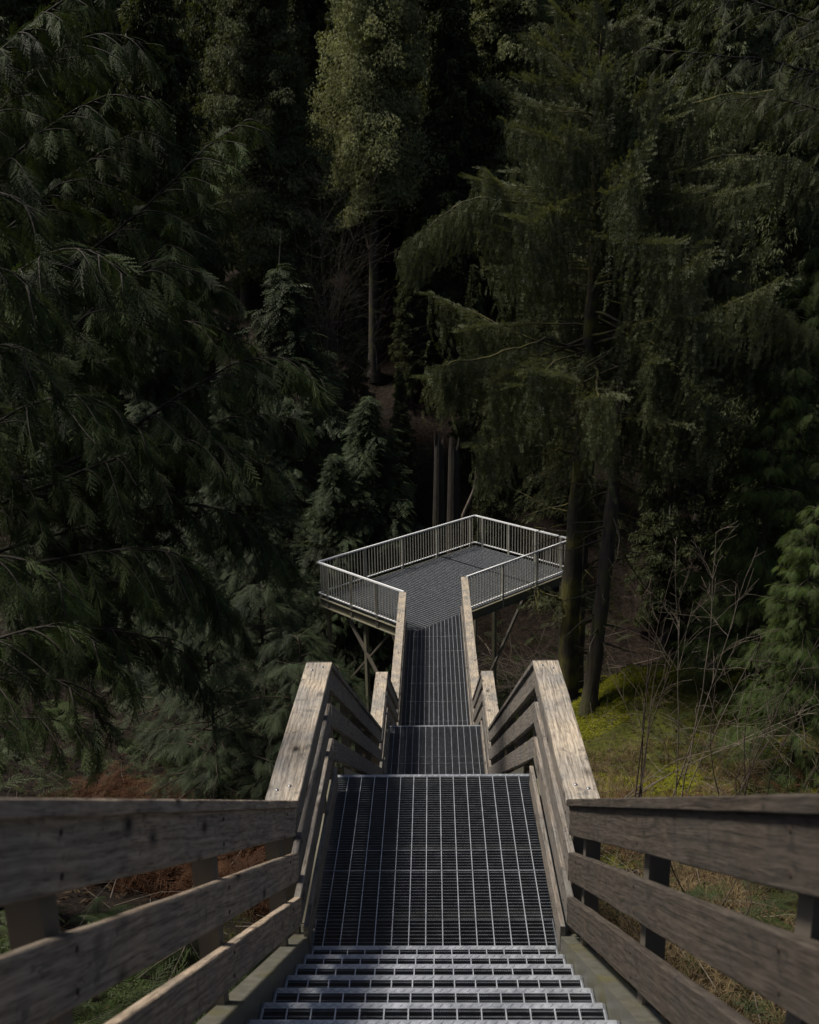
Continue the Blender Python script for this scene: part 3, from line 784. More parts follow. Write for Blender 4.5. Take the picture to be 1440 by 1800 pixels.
def conifer(name, H, base_h, rad, protos, leafmat, barkmat, seed, nb=120, per=26, size=.3, r0=.3, droop=.6, hang=.6, top_pow=.75, gap=.15, limbs_visible=False, stub=0, tintv=(.1, .9), shape=None, parent=None, az_rng=None, up0=.25, side=.30, lean=(0, 0), crown='foliage', curtain=0., lenvar=(.62, 1.15)):
    """generic conifer, root at the origin; trunk + limbs + crown as parts"""
    r = np.random.default_rng(seed)
    root = parent or empty(name, (0, 0, 0))
    zs = np.linspace(0, H, 16); wob = np.cumsum(r.normal(size=(16, 2)), 0)*.012*H/16
    tx = np.stack([wob[:, 0]+lean[0]*zs/H, wob[:, 1]+lean[1]*zs/H, zs], -1)
    tr = r0*(1-zs/H)**.8+.012; tr[0] *= 1.35
    b = MB(); b.tube(tx, tr, 10, cap=False)
    lv = Leaves(); lm = b
    tpt = lambda z: np.array([np.interp(z, zs, tx[:, 0]), np.interp(z, zs, tx[:, 1]), z])
    for i in range(nb):
        u = (i+r.uniform(0, 1))/nb; z = base_h+(H-base_h)*u**.92
        if shape: Lb = rad*shape(u)
        else: Lb = rad*(1-u)**top_pow*(.55+.45*min(1, u*6))
        Lb = Lb*r.uniform(*lenvar)+.15
        az = r.uniform(0, 2*math.pi) if az_rng is None else r.uniform(*az_rng)
        upv = up0*(.3+1.4*u)+r.normal()*.08
        d0 = np.array([math.cos(az), math.sin(az), upv])
        n = 9; c = curve(tpt(z), d0, Lb, droop*(1-.55*u), n, r, .10, .35*droop)
        rb = (.012+.010*Lb)*np.linspace(1, .15, n)
        lm.tube(c, rb, 4, cap=False)
        tb = r.uniform(*tintv)*.75
        # twigs either side of the limb
        m_ = max(4, int(per*(.35+.65*Lb/rad)))
        ts = gap+(1-gap)*r.uniform(0, 1, m_)**.8
        pi = np.stack([np.interp(ts, np.linspace(0, 1, n), c[:, k]) for k in range(3)], -1)
        dd = np.array([math.cos(az), math.sin(az), 0]); sdv = np.array([-math.sin(az), math.cos(az), 0])
        sg = np.where(r.uniform(size=m_) < .5, -1., 1.)
        spread = r.uniform(0, 1, m_)*side*Lb*(1.15-ts)
        pp = pi+sg[:, None]*sdv*spread[:, None]+dd*spread[:, None]*.5+np.array([0, 0, -1.])*(spread*.35*hang+curtain*r.uniform(-.25, 1, m_))[:, None]
        ff = dd*(.7)+sg[:, None]*sdv*r.uniform(.2, 1, m_)[:, None]+np.array([0, 0, -1.])*hang*r.uniform(.5, 1.5, m_)[:, None]
        lv.add(pp, ff, (0, 0, 1), size*r.uniform(.65, 1.25, m_), tb+r.uniform(0, .25, m_))
    # leader
    k = 10; zz = np.linspace(H*.94, H, k); lv.add(np.stack([tpt(z) for z in zz]), np.stack([[math.cos(a), math.sin(a), .5] for a in r.uniform(0, 6.28, k)]), (0, 0, 1), size*.7, .7)
    for i in range(stub):
        z = r.uniform(base_h*.25, base_h*1.05); az = r.uniform(0, 6.28); L = r.uniform(.4, 1.8)
        lm.tube(curve(tpt(z), (math.cos(az), math.sin(az), r.uniform(-.3, .2)), L, .3, 6, r, .3), np.linspace(.03, .006, 6), 4, cap=False)
    lm.build('trunk', MAT[barkmat], root, smooth=True)
    lv.build(crown, protos, MAT[leafmat], root, r)
    return root
# ------------------------------------------------------------------ big and background conifers
def stand(root, px, Y, pyb=None, sink=.25, rz=0):
    x = at(px, pyb or 900, Y)[0]; root.location = (x, Y, gz(x, Y)-sink); root.rotation_euler = (0, 0, rz); return root
def height_to(px, py, Y):
    p = at(px, py, Y); return p[2]-gz(p[0], Y)+.25
FSH = lambda u: (1-u)**.7*min(1, .55+u*3.2)      # rounded lower crown
# pale cedar that stands out in the middle
Y = 55.5; H = height_to(690, -330, Y); bh = height_to(665, 350, Y)
t = conifer('cedar_tree', H, bh, 3.7, SPR_FINE, 'cedar_skylit', 'bark', 21, nb=420, per=250, size=.21, r0=.32, curtain=.8, droop=.85, hang=1.8, side=.45, lenvar=(.4, 1.3), shape=FSH, lean=(1.0, 0), stub=8, tintv=(.25, 1.0))
stand(t, 657, Y, 650); tag(t, 'pale grey green cedar with a long bare trunk rising straight behind the platform', 'tree', 'conifers across the ravine')
Y = 50; H = height_to(470, -260, Y); bh = height_to(470, 470, Y)
t = conifer('cedar_tree', H, bh, 4.1, SPR_FINE, 'cedar', 'bark', 22, nb=360, per=240, size=.22, r0=.40, curtain=.5, droop=.8, hang=1.5, side=.4, shape=FSH, stub=14, lean=(0, 0), tintv=(.15, .9))
stand(t, 472, Y, 440); tag(t, 'tall dark green cedar left of the pale cedar, its trunk showing through the crown', 'tree', 'conifers across the ravine')
Y = 58; H = height_to(910, -420, Y); bh = height_to(905, 430, Y)
t = conifer('cedar_tree', H, bh, 4.2, SPR_FINE, 'cedar_skylit', 'bark', 23, nb=330, per=250, size=.22, r0=.40, curtain=.6, droop=.9, hang=1.7, side=.4, shape=FSH, stub=8, tintv=(.0, .8))
stand(t, 905, Y, 600); tag(t, 'pale drooping cedar just left of the big mossy spruce, its top out of view', 'tree', 'conifers across the ravine')
protoA = conifer('forest_conifer', 30, 5, 4.0, SPR, 'forest', 'bark', 31, nb=300, per=75, size=.44, r0=.36, curtain=.7, droop=.8, hang=.9, shape=FSH, stub=10)
protoB = conifer('forest_conifer', 27, 3, 3.4, SPR, 'forest', 'bark', 32, nb=300, per=70, size=.42, r0=.32, curtain=.5, droop=.6, hang=.7, top_pow=.9, stub=6)
protoC = conifer('forest_conifer', 33, 7, 4.3, SPR, 'cedar', 'bark', 33, nb=300, per=75, size=.44, r0=.42, curtain=.9, droop=1.0, hang=1.1, shape=FSH, stub=10)
used = set()
LBL = {'A': 'dark dense conifer in the forest across the ravine', 'B': 'dark narrow conifer in the forest across the ravine', 'C': 'drooping cedar in the forest across the ravine'}
def far_tree(kind, x, y, s, rz):
    pr = {'A': protoA, 'B': protoB, 'C': protoC}[kind]
    if kind not in used: used.add(kind); o = pr
    else: o = copy_tree(pr)
    o.location = (x, y, gz(x, y)-.4); o.rotation_euler = (0, 0, rz); o.scale = (s, s, s*rng.uniform(.92, 1.12))
    tag(o, LBL[kind], 'tree', 'conifers across the ravine')
for k, px, Y, s in (('A', 300, 46, .95), ('B', 180, 50, 1.05), ('A', 60, 44, 1), ('B', 580, 72, 1.15), ('A', 790, 62, 1.02), ('B', 850, 74, 1.1), ('C', 740, 82, 1.1), ('A', 1010, 64, 1.0),
                    ('A', 1150, 52, 1.0), ('C', 1260, 46, .9), ('A', 1370, 42, .9), ('B', 1450, 50, 1), ('B', 385, 62, 1.05), ('C', 1090, 76, 1.0), ('A', -60, 54, 1), ('B', 730, 68, .9), ('A', 640, 70, 1.0), ('B', 700, 47, .34), ('B', 835, 49, .45), ('A', 880, 45, .4), ('B', 720, 54, .4), ('A', 770, 55, .45), ('B', 620, 49, .4), ('A', 560, 47, .42), ('A', 430, 60, .9), ('A', 400, 68, 1.05), ('A', 1430, 62, 1.0), ('B', 1400, 72, 1.1), ('A', 470, 78, 1.1), ('A', 800, 56, .75), ('B', 700, 74, 1.0), ('B', 865, 58, .9), ('B', 620, 64, .8), ('B', 540, 58, .7), ('B', 960, 48, .62), ('B', 1200, 42, .6)):
    far_tree(k, at(px, 500, Y)[0], Y, s, rng.uniform(0, 6.28))
n = 0; pts = []
while n < 74:
    Y = rng.uniform(70, 132); x = rng.uniform(-.52, .50)*Y
    if all((x-a)**2+(Y-b)**2 > 15 for a, b in pts):
        pts.append((x, Y)); far_tree('ABAC'[rng.integers(0, 4)], x, Y, rng.uniform(.85, 1.2), rng.uniform(0, 6.28)); n += 1

# conifers rising out of the ravine on the left, and young cedars on the near bank
YG = 'bushy conifers rising out of the ravine'
pm = conifer('young_cedar', 16, .8, 3.6, FR_LOW, 'young', 'bark', 41, nb=260, per=70, size=.42, r0=.2, droop=.35, hang=.35, top_pow=.9, gap=.15, up0=.22, side=.45, curtain=.5, lenvar=(.35, 1.35))
first = True
for px, py, Y, lab in ((495, 470, 37, 'pointed conifer rising left of the platform with its tip beside the dark bare tree'),
                       (645, 700, 33, 'feathery conifer whose right side ends just above the left corner of the platform'),
                                              (400, 640, 27, 'dark conifer half hidden behind the drooping near cedar'),
                       (260, 560, 32, 'dark conifer behind the middle of the drooping near cedar'),
                       (90, 700, 25, 'dark conifer behind the lower left of the drooping near cedar'),
                       (590, 800, 31.5, 'low feathery conifer at the left corner of the platform')):
    o = pm if first else copy_tree(pm); first = False
    x = at(px, py, Y)[0]; H = height_to(px, py, Y); s = H/16
    o.location = (x, Y, gz(x, Y)-.25); o.scale = (min(s, 1.1)*1.25, min(s, 1.1)*1.25, s); o.rotation_euler = (0, 0, rng.uniform(0, 6.28))
    tag(o, lab, 'tree', YG)
ps = conifer('cedar_sapling', 4.6, .3, 1.75, FR_MID, 'young', 'twig', 42, nb=90, per=40, size=.32, r0=.045, droop=.5, hang=.35, top_pow=.8, gap=.15, up0=.35)
first = True
for px, py, Y, s, lab in ((455, 1020, 17.5, 1.0, 'young blue green cedar left of the platform posts, the tallest on the bank'),
                       (525, 1110, 15.6, .8, 'young blue green cedar just behind the left cap of the nearest landing'),
                       (598, 1165, 14.9, .62, 'small cedar sapling squeezed between the two left landing railings'),
                       (360, 1080, 15.5, .9, 'young cedar in the shade at the edge of the brown bracken'),
                       (455, 960, 23.5, 1.1, 'young cedar standing left of the platform under the bare twigs'),
                       (300, 960, 19.5, 1.2, 'young cedar in deep shade behind the near cedar sprays')):
    o = ps if first else copy_tree(ps); first = False
    x = at(px, py, Y)[0]; zt = at(px, py, Y)[2]; zg = gz(x, Y); s2 = (zt-zg)/4.6
    o.location = (x, Y, zg-.1); o.scale = (max(.45, min(1.15, s2)), )*2+(s2,); o.rotation_euler = (0, 0, rng.uniform(0, 6.28))
    tag(o, lab, 'tree', 'young cedars on the near bank')
# bright cedars at the right edge
pb = conifer('bushy_cedar', 9, .5, 2.5, FR_MID, 'bright', 'bark', 43, nb=170, per=60, size=.30, r0=.12, droop=.6, hang=.7, top_pow=.7, gap=.1, up0=.2)
first = True
for px, py, Y, lab in ((1440, 420, 24, 'bright green cedar at the right, reaching highest beside the spruce branches'),
                       (1365, 700, 23, 'bright green cedar right of the mossy trunks over the dark hollow'),
                       (1440, 870, 18.5, 'bright green cedar low at the right behind the bare stems'),
                       (1420, 990, 22.5, 'small bright cedar just right of the mossy hump')):
    o = pb if first else copy_tree(pb); first = False
    x = at(px, py, Y)[0]; zt = at(px, py, Y)[2]; zg = gz(x, Y); s = (zt-zg)/9
    o.location = (x, Y, zg-.2); o.scale = (min(1.1, s),)*2+(s,); o.rotation_euler = (0, 0, rng.uniform(0, 6.28))
    tag(o, lab, 'tree', 'bright cedars on the right')

# ------------------------------------------------------------------ the mossy spruce on the right
def spruce():
    Y = 25.2; base = at(998, 1195, Y); base[2] = gz(base[0], Y)-.3
    tip = at(1062, 25, Y-.5)
    root = empty('spruce_tree', tuple(base)); tag(root, 'big spruce with hanging mossy branches, its trunk in front of the platform corner', 'tree')
    r = np.random.default_rng(77)
    px = [(998, 1195), (1004, 1040), (1014, 900), (1026, 760), (1033, 640), (1042, 520), (1046, 400), (1048, 260), (1052, 140), (1060, 25)]
    tx = np.array([at(a, b_, Y-.05*i) for i, (a, b_) in enumerate(px)])-base; tx[0][2] = 0
    b = MB(); tr = np.interp(np.linspace(0, 1, 10), [0, .3, .7, 1], [.30, .22, .12, .015])
    s = np.linspace(0, 9, 46); tt = np.stack([np.interp(s, range(10), tx[:, k]) for k in range(3)], -1)
    b.tube(tt, np.interp(s, range(10), tr)*(1+.08*np.sin(s*7)), 12, cap=False)
    H = tx[-1][2]
    tp = lambda z: np.array([np.interp(z, tx[:, 2], tx[:, 0]), np.interp(z, tx[:, 2], tx[:, 1]), z])
    lv = Leaves(); lm = b; mo = Leaves()
    zlo = H*.45
    for i in range(125):
        u = (i+r.uniform())/125; z = zlo+(H-zlo)*u
        Lb = (5.3*(1-u)**.62*min(1, .55+u*2.2)+.35)*r.uniform(.6, 1.1)
        az = r.uniform(0, 2*math.pi)
        n = 10; c = curve(tp(z), (math.cos(az), math.sin(az), .12+.55*u**2), Lb, .55*(1-.7*u), n, r, .30, .45)
        lm.tube(c, (.010+.007*Lb)*np.linspace(1, .15, n), 5, cap=False)
        m_ = int(185*(Lb/5)+24)
        g_ = .42*(1-u)**.7; ts = g_+(1-g_)*r.uniform(size=m_)**.8
        pi = np.stack([np.interp(ts, np.linspace(0, 1, n), c[:, k]) for k in range(3)], -1)
        dd = np.array([math.cos(az), math.sin(az), 0]); sdv = np.array([-math.sin(az), math.cos(az), 0]); sg = np.where(r.uniform(size=m_) < .5, -1, 1)
        spread = r.uniform(0, 1, m_)*.22*Lb*(1.15-ts)
        # side twigs carrying curtains of hanging strands
        q = pi+sg[:, None]*sdv*spread[:, None]+dd*spread[:, None]*.4
        hangk = r.integers(0, 6, m_)*(r.uniform(size=m_) < .45+.4*u) if u < .8 else r.integers(0, 2, m_)
        tb_ = r.uniform(0, .8)
        for lv_i in range(5):
            ok = hangk > lv_i
            qq = q[ok]+np.array([0, 0, -.30*lv_i])+r.normal(size=(ok.sum(), 3))*.03
            lv.add(qq, np.stack([r.normal(size=ok.sum())*.18, r.normal(size=ok.sum())*.18, -np.ones(ok.sum())], -1), dd, .40*r.uniform(.6, 1.2, ok.sum()), tb_+r.uniform(0, .2, ok.sum()))
        # upper side: outward twigs
        k2 = m_//2+10; jj = r.integers(0, m_, k2)
        lv.add(q[jj], dd*.8+(sg[jj, None]*sdv)*r.uniform(.1, 1, k2)[:, None]+np.array([0, 0, .15+.5*u]), (0, 0, 1), .34*r.uniform(.6, 1.2, k2), .35+.6*r.uniform(size=k2))
    # the long drooping limbs toward the left seen against the dark
    for (p0, wp, lab) in (((1046, 380), ((940, 350), (850, 345), (770, 385), (712, 440)), 1), ((1034, 620), ((960, 590), (880, 610), (800, 610), (765, 615)), 1), ((1040, 560), ((1150, 575), (1260, 605), (1340, 640), (1400, 660)), 1),
                          ((1046, 430), ((1160, 440), (1280, 470), (1370, 520), (1420, 560)), 1), ((1048, 300), ((1170, 300), (1290, 270), (1390, 280), (1450, 310)), 1), ((1050, 170), ((1180, 190), (1290, 165), (1380, 155), (1450, 155)), 1)):
        P_ = np.array([at(p0[0], p0[1], Y)] + [at(a, b_, Y-.5-.35*i) for i, (a, b_) in enumerate(wp)])-base
        ss = np.linspace(0, len(P_)-1, 24); c = np.stack([np.interp(ss, range(len(P_)), P_[:, k]) for k in range(3)], -1); c += np.cumsum(r.normal(size=c.shape), 0)*.03
        lm.tube(c, np.linspace(.045, .012, 24), 5, cap=False)
        m_ = 480; ts = .2+.8*r.uniform(size=m_)**.7
        pi = np.stack([np.interp(ts, np.linspace(0, 1, 24), c[:, k]) for k in range(3)], -1)+r.normal(size=(m_, 3))*np.array([.12, .30, .03])
        hk = (r.integers(0, 5, m_)*(1.1-ts*.3)).astype(int)
        for j in range(4):
            ok = hk >= j; lv.add(pi[ok]+np.array([0, 0, -.28*j]), np.stack([r.normal(size=ok.sum())*.15, r.normal(size=ok.sum())*.15, -np.ones(ok.sum())], -1), (1, 0, 0), .38*r.uniform(.6, 1.2, ok.sum()), .3+.5*r.uniform(size=ok.sum()))
    # bare mossy limbs low on the trunk
    low = [((1030, 700), (1000, 735), (960, 745), (925, 770)), ((1020, 800), (980, 790), (955, 800)), ((1010, 905), (1040, 905), (1085, 900), (1140, 920), (1200, 915)),
           ((1012, 880), (1080, 850), (1130, 870), (1180, 830)), ((1024, 760), (1090, 745), (1160, 770), (1210, 800)), ((1033, 650), (1090, 640), (1160, 700), (1215, 735)), ((1036, 590), (930, 640), (880, 640), (835, 655)),
           ((1006, 1010), (1050, 985), (1085, 950)), ((1005, 1060), (960, 1045), (930, 1030)), ((1016, 860), (1090, 950), (1110, 1000), (1145, 1040)), ((1004, 1100), (1050, 1090), (1075, 1060)), ((1001, 1150), (1040, 1145), (1070, 1150))]
    for i, wp in enumerate(low):
        P_ = np.array([at(a, b_, Y-.25*j) for j, (a, b_) in enumerate(wp)])-base; P_[0] = tp(P_[0][2])
        ss = np.linspace(0, len(P_)-1, 16); c = np.stack([np.interp(ss, range(len(P_)), P_[:, k]) for k in range(3)], -1)+r.normal(size=(16, 3))*.025; 
        lm.tube(c, np.linspace(.055, .012, 16), 5, cap=False)
        for k in range(9): lm.tube(curve(c[r.integers(5, 15)], r.normal(size=3)*[1, 1, .5]+[0, 0, -.3], r.uniform(.3, .9), .4, 5, r, .3), np.linspace(.014, .004, 5), 4, cap=False)
        jj = r.integers(1, 16, 26); mo.add(c[jj]+r.normal(size=(26, 3))*.03, (0, 0, -1), (1, 0, 0), .16*r.uniform(.5, 1.3, 26), r.uniform(size=26))
    lm.build('trunk', MAT['bark_mossy'], root, smooth=True)
    lv.build('foliage', ST, MAT['spruce'], root, r, .15)
    mo.build('hanging_moss', ST_LOW, MAT['mossy'], root, r, .3)
    # a low tuft of needles in front of the platform railing
    tf = Leaves()
    for _ in range(16):
        p0 = at(1004, 1045, Y)-base; az = r.uniform(2.3, 4.4) if r.uniform() < .7 else r.uniform(-.6, .8)
        c = curve(p0, (math.cos(az), math.sin(az), r.uniform(-.3, .3)), r.uniform(.6, 1.5), .5, 7, r, .2)
        for q in c[2:]: tf.add(q+r.normal(size=(5, 3))*.07, (math.cos(az), math.sin(az), -.2), (0, 0, 1), .26*r.uniform(.6, 1.2, 5), r.uniform(size=5))
    tf.build('low_needles', ST, MAT['spruce'], root, r, .6)
    return root
spruce()
def lean_tree(px, Y, rads, label, seed, foliage=True):
    base = at(px[0][0], px[0][1], Y); base[2] = gz(base[0], Y)-.3
    root = empty('spruce_tree', tuple(base)); tag(root, label, 'tree')
    r = np.random.default_rng(seed); n = len(px)
    tx = np.array([at(a, b_, Y+.15*i) for i, (a, b_) in enumerate(px)])-base; tx[0] = 0
    s = np.linspace(0, n-1, 40); tt = np.stack([np.interp(s, range(n), tx[:, k]) for k in range(3)], -1)
    b = MB(); b.tube(tt, np.interp(s, range(n), rads)*(1+.07*np.sin(s*9)), 12, cap=False)
    lm = b; lv = Leaves(); mo = Leaves()
    for i in range(46):
        z = tx[-1][2]*r.uniform(.15, .95); p0 = np.array([np.interp(z, tx[:, 2], tx[:, k]) for k in range(3)]); az = r.uniform(0, 6.28); u = z/tx[-1][2]
        L = r.uniform(.5, 1.6)+(1.2 if u > .45 else 0)
        c = curve(p0, (math.cos(az), math.sin(az), r.uniform(-.3, .25)), L, .5, 9, r, .3, .5)
        lm.tube(c, np.linspace(.032, .006, 9), 4, cap=False)
        mo.add(c[r.integers(1, 9, 12)], (0, 0, -1), (1, 0, 0), .13*r.uniform(.5, 1.3, 12), r.uniform(size=12))
        if foliage and u > .5:
            for q in c[3:]: lv.add(q+r.normal(size=(7, 3))*.12, (math.cos(az)*.4, math.sin(az)*.4, -1), (1, 0, 0), .33*r.uniform(.6, 1.2, 7), r.uniform(size=7)*.7)
    lm.build('trunk', MAT['bark' if seed % 2 else 'bark_mossy'], root, smooth=True); mo.build('hanging_moss', ST_LOW, MAT['mossy'], root, r, .3); lv.build('foliage', ST, MAT['spruce'], root, r, .3)
lean_tree([(1032, 1255), (1048, 1140), (1062, 1020), (1075, 900), (1086, 780), (1096, 640), (1106, 520), (1112, 420)], 23.2, [.24, .20, .19, .18, .15, .12, .08, .03], 'leaning spruce trunk with flaky grey bark, rightmost of the three trunks beside the platform', 51)
lean_tree([(1016, 1200), (1020, 1100), (1024, 1000), (1030, 900), (1042, 780), (1060, 640), (1075, 520)], 26.8, [.17, .15, .14, .13, .11, .08, .03], 'thin mossy spruce trunk in the middle of the three trunks beside the platform', 52)

# ------------------------------------------------------------------ near cedar limbs reaching in from the left
def T_(c, k):
    d = c[min(k+1, len(c)-1)]-c[k-1]; return d/np.linalg.norm(d)
def near_cedar(label, trunk, H, limbs, seed, mat='cedar_near', size=.27, protos=FR_NEAR, kind='cedar_tree', spacing=.20, twig=.85, dens=1.0, hang=.9):
    """limbs: list of waypoints [(px, py, Y) ...] from the trunk side to the tip"""
    base = np.array([trunk[0], trunk[1], gz(*trunk)-.3]); root = empty(kind, tuple(base)); tag(root, label, 'tree')
    r = np.random.default_rng(seed)
    b = MB(); zs = np.linspace(0, H, 20); b.tube(np.stack([zs*0+.04*np.sin(zs), zs*0, zs], -1), .36*(1-zs/H)**.7+.02, 12, cap=False)
    lm = b; lv = Leaves()
    for wp in limbs:
        w0 = np.array(wp[0]); P_ = [at(*q)-base for q in wp]
        z0 = P_[0][2]-.25*np.linalg.norm(P_[0][:2]); P_ = [np.array([0, 0, min(max(z0, .5), H-.3)])]+P_
        P_ = np.array(P_); seg = np.r_[0, np.cumsum(np.linalg.norm(np.diff(P_, axis=0), axis=1))]; L = seg[-1]
        n = max(12, int(L/.12)); ss = np.linspace(0, L, n); c = np.stack([np.interp(ss, seg, P_[:, k]) for k in range(3)], -1)
        for _ in range(3): c[1:-1] = (c[:-2]+c[1:-1]*2+c[2:])/4
        c += np.cumsum(r.normal(size=c.shape), 0)*.006
        lm.tube(c, np.linspace(.006+.006*L, .004, n), 6, cap=False)
        for k in range(int(n*.2), n):
            lv.add(c[k]+r.normal(size=(3, 3))*.02, T_(c, k)+r.normal(size=3)*.45+[0, 0, -.25], (0, 0, 1), size*r.uniform(.5, 1., 3), r.uniform(.2, .9))
        T = np.gradient(c, axis=0); T /= np.linalg.norm(T, axis=1)[:, None]
        s = L*.22; sg = 1
        while s < L:
            k = min(n-1, int(s/L*n)); t0 = T[k]; sd_ = np.cross(t0, (0, 0, 1)); sd_ /= np.linalg.norm(sd_)+1e-6
            rest = (L-s); Lt = twig*r.uniform(.6, 1.15)*min(1, .35+rest*.55)
            d = t0*.75+sd_*sg*r.uniform(.35, 1.0)+np.array([0, 0, .12])
            tc = curve(c[k], d, Lt, .95, 8, r, .12)
            lm.tube(tc, np.linspace(.009, .003, 8), 4, cap=False)
            tb = r.uniform(0, .9)**1.7
            td = np.gradient(tc, axis=0); td /= np.linalg.norm(td, axis=1)[:, None]
            m_ = int(Lt/.06*dens)+2; ts = np.sort(r.uniform(.1, 1, m_))*7
            for q in range(m_):
                i0 = min(7, int(ts[q])); p = np.array([np.interp(ts[q], range(8), tc[:, kk]) for kk in range(3)])
                s2 = np.cross(td[i0], (0, 0, 1)); s2 /= np.linalg.norm(s2)+1e-6; s3 = 1 if q % 2 else -1
                f = td[i0]*.9+s2*s3*r.uniform(.15, .7)+np.array([0, 0, -hang*r.uniform(.15, 1.0)])
                lv.add(p, f, (r.normal()*.3, r.normal()*.3, 1), size*r.uniform(.6, 1.2)*(.75+.25*(1-ts[q]/8)), tb+r.uniform(0, .25))
            s += spacing*r.uniform(.6, 1.3); sg = -sg
        lv.add(c[-1], T[-1]+[0, 0, -.5], (0, 0, 1), size*1.1, .6)
    lm.build('trunk', MAT['bark_dark'], root, smooth=True)
    lv.build('foliage', protos, MAT[mat], root, r, .22)
    return root
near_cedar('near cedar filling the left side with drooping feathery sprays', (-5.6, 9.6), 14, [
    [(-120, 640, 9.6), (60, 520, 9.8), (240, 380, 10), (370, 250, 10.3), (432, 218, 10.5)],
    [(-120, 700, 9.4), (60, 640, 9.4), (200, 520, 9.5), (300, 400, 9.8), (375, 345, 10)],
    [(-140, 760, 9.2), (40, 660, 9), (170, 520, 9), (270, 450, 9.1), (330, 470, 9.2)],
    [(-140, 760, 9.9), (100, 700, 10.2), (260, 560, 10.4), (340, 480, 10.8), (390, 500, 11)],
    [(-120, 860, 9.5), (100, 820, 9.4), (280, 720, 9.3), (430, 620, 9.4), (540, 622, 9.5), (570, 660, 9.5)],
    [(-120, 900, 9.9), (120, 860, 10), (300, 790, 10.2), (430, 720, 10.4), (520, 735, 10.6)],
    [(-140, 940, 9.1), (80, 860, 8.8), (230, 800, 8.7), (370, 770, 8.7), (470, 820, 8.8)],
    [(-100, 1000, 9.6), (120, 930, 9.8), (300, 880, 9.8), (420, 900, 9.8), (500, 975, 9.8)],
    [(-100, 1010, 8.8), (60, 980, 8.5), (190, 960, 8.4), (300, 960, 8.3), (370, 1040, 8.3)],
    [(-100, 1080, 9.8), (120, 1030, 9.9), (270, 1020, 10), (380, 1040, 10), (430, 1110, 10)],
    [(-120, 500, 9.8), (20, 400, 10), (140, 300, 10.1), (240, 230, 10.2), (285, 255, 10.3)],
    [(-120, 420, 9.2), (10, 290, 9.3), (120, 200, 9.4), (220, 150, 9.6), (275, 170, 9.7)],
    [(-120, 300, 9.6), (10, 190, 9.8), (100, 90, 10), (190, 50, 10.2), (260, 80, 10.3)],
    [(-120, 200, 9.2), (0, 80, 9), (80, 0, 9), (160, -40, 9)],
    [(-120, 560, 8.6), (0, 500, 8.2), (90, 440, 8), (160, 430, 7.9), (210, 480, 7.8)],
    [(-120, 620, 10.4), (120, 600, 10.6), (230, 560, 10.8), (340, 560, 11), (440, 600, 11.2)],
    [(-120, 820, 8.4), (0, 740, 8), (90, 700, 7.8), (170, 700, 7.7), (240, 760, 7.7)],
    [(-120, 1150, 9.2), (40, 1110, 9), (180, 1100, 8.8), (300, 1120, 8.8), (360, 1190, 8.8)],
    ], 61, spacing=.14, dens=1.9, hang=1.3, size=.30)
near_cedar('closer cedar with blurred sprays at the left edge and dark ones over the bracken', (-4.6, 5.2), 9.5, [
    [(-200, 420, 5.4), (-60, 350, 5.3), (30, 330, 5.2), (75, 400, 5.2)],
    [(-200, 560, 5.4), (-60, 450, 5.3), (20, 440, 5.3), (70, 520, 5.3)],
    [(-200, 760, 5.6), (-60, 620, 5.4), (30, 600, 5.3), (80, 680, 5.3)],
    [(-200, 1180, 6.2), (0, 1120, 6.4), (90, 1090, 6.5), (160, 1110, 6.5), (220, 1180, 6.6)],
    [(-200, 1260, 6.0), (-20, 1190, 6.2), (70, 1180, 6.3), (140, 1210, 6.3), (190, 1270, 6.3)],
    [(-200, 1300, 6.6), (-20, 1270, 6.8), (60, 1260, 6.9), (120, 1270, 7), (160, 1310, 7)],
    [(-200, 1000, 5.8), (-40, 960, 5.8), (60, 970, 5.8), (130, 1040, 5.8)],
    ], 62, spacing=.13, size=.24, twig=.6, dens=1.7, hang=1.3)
near_cedar('dark overhanging hemlock whose branches cross the top right corner', (6.4, 10.5), 16, [
    [(1560, 120, 9.8), (1440, 60, 9.4), (1330, 25, 9.2), (1220, 0, 9), (1120, -10, 9)],
    [(1560, 160, 9.6), (1440, 125, 9.3), (1340, 100, 9.0), (1230, 95, 8.8), (1150, 90, 8.8)],
    [(1560, 240, 9.8), (1450, 190, 9.8), (1360, 160, 9.8), (1280, 170, 9.8)],
    [(1560, -20, 9.2), (1400, -60, 9), (1280, -70, 9), (1180, -60, 9)],
    ], 63, mat='forest', protos=FR_NEAR, size=.17, kind='hemlock_tree', spacing=.11, twig=.6, dens=1.4)

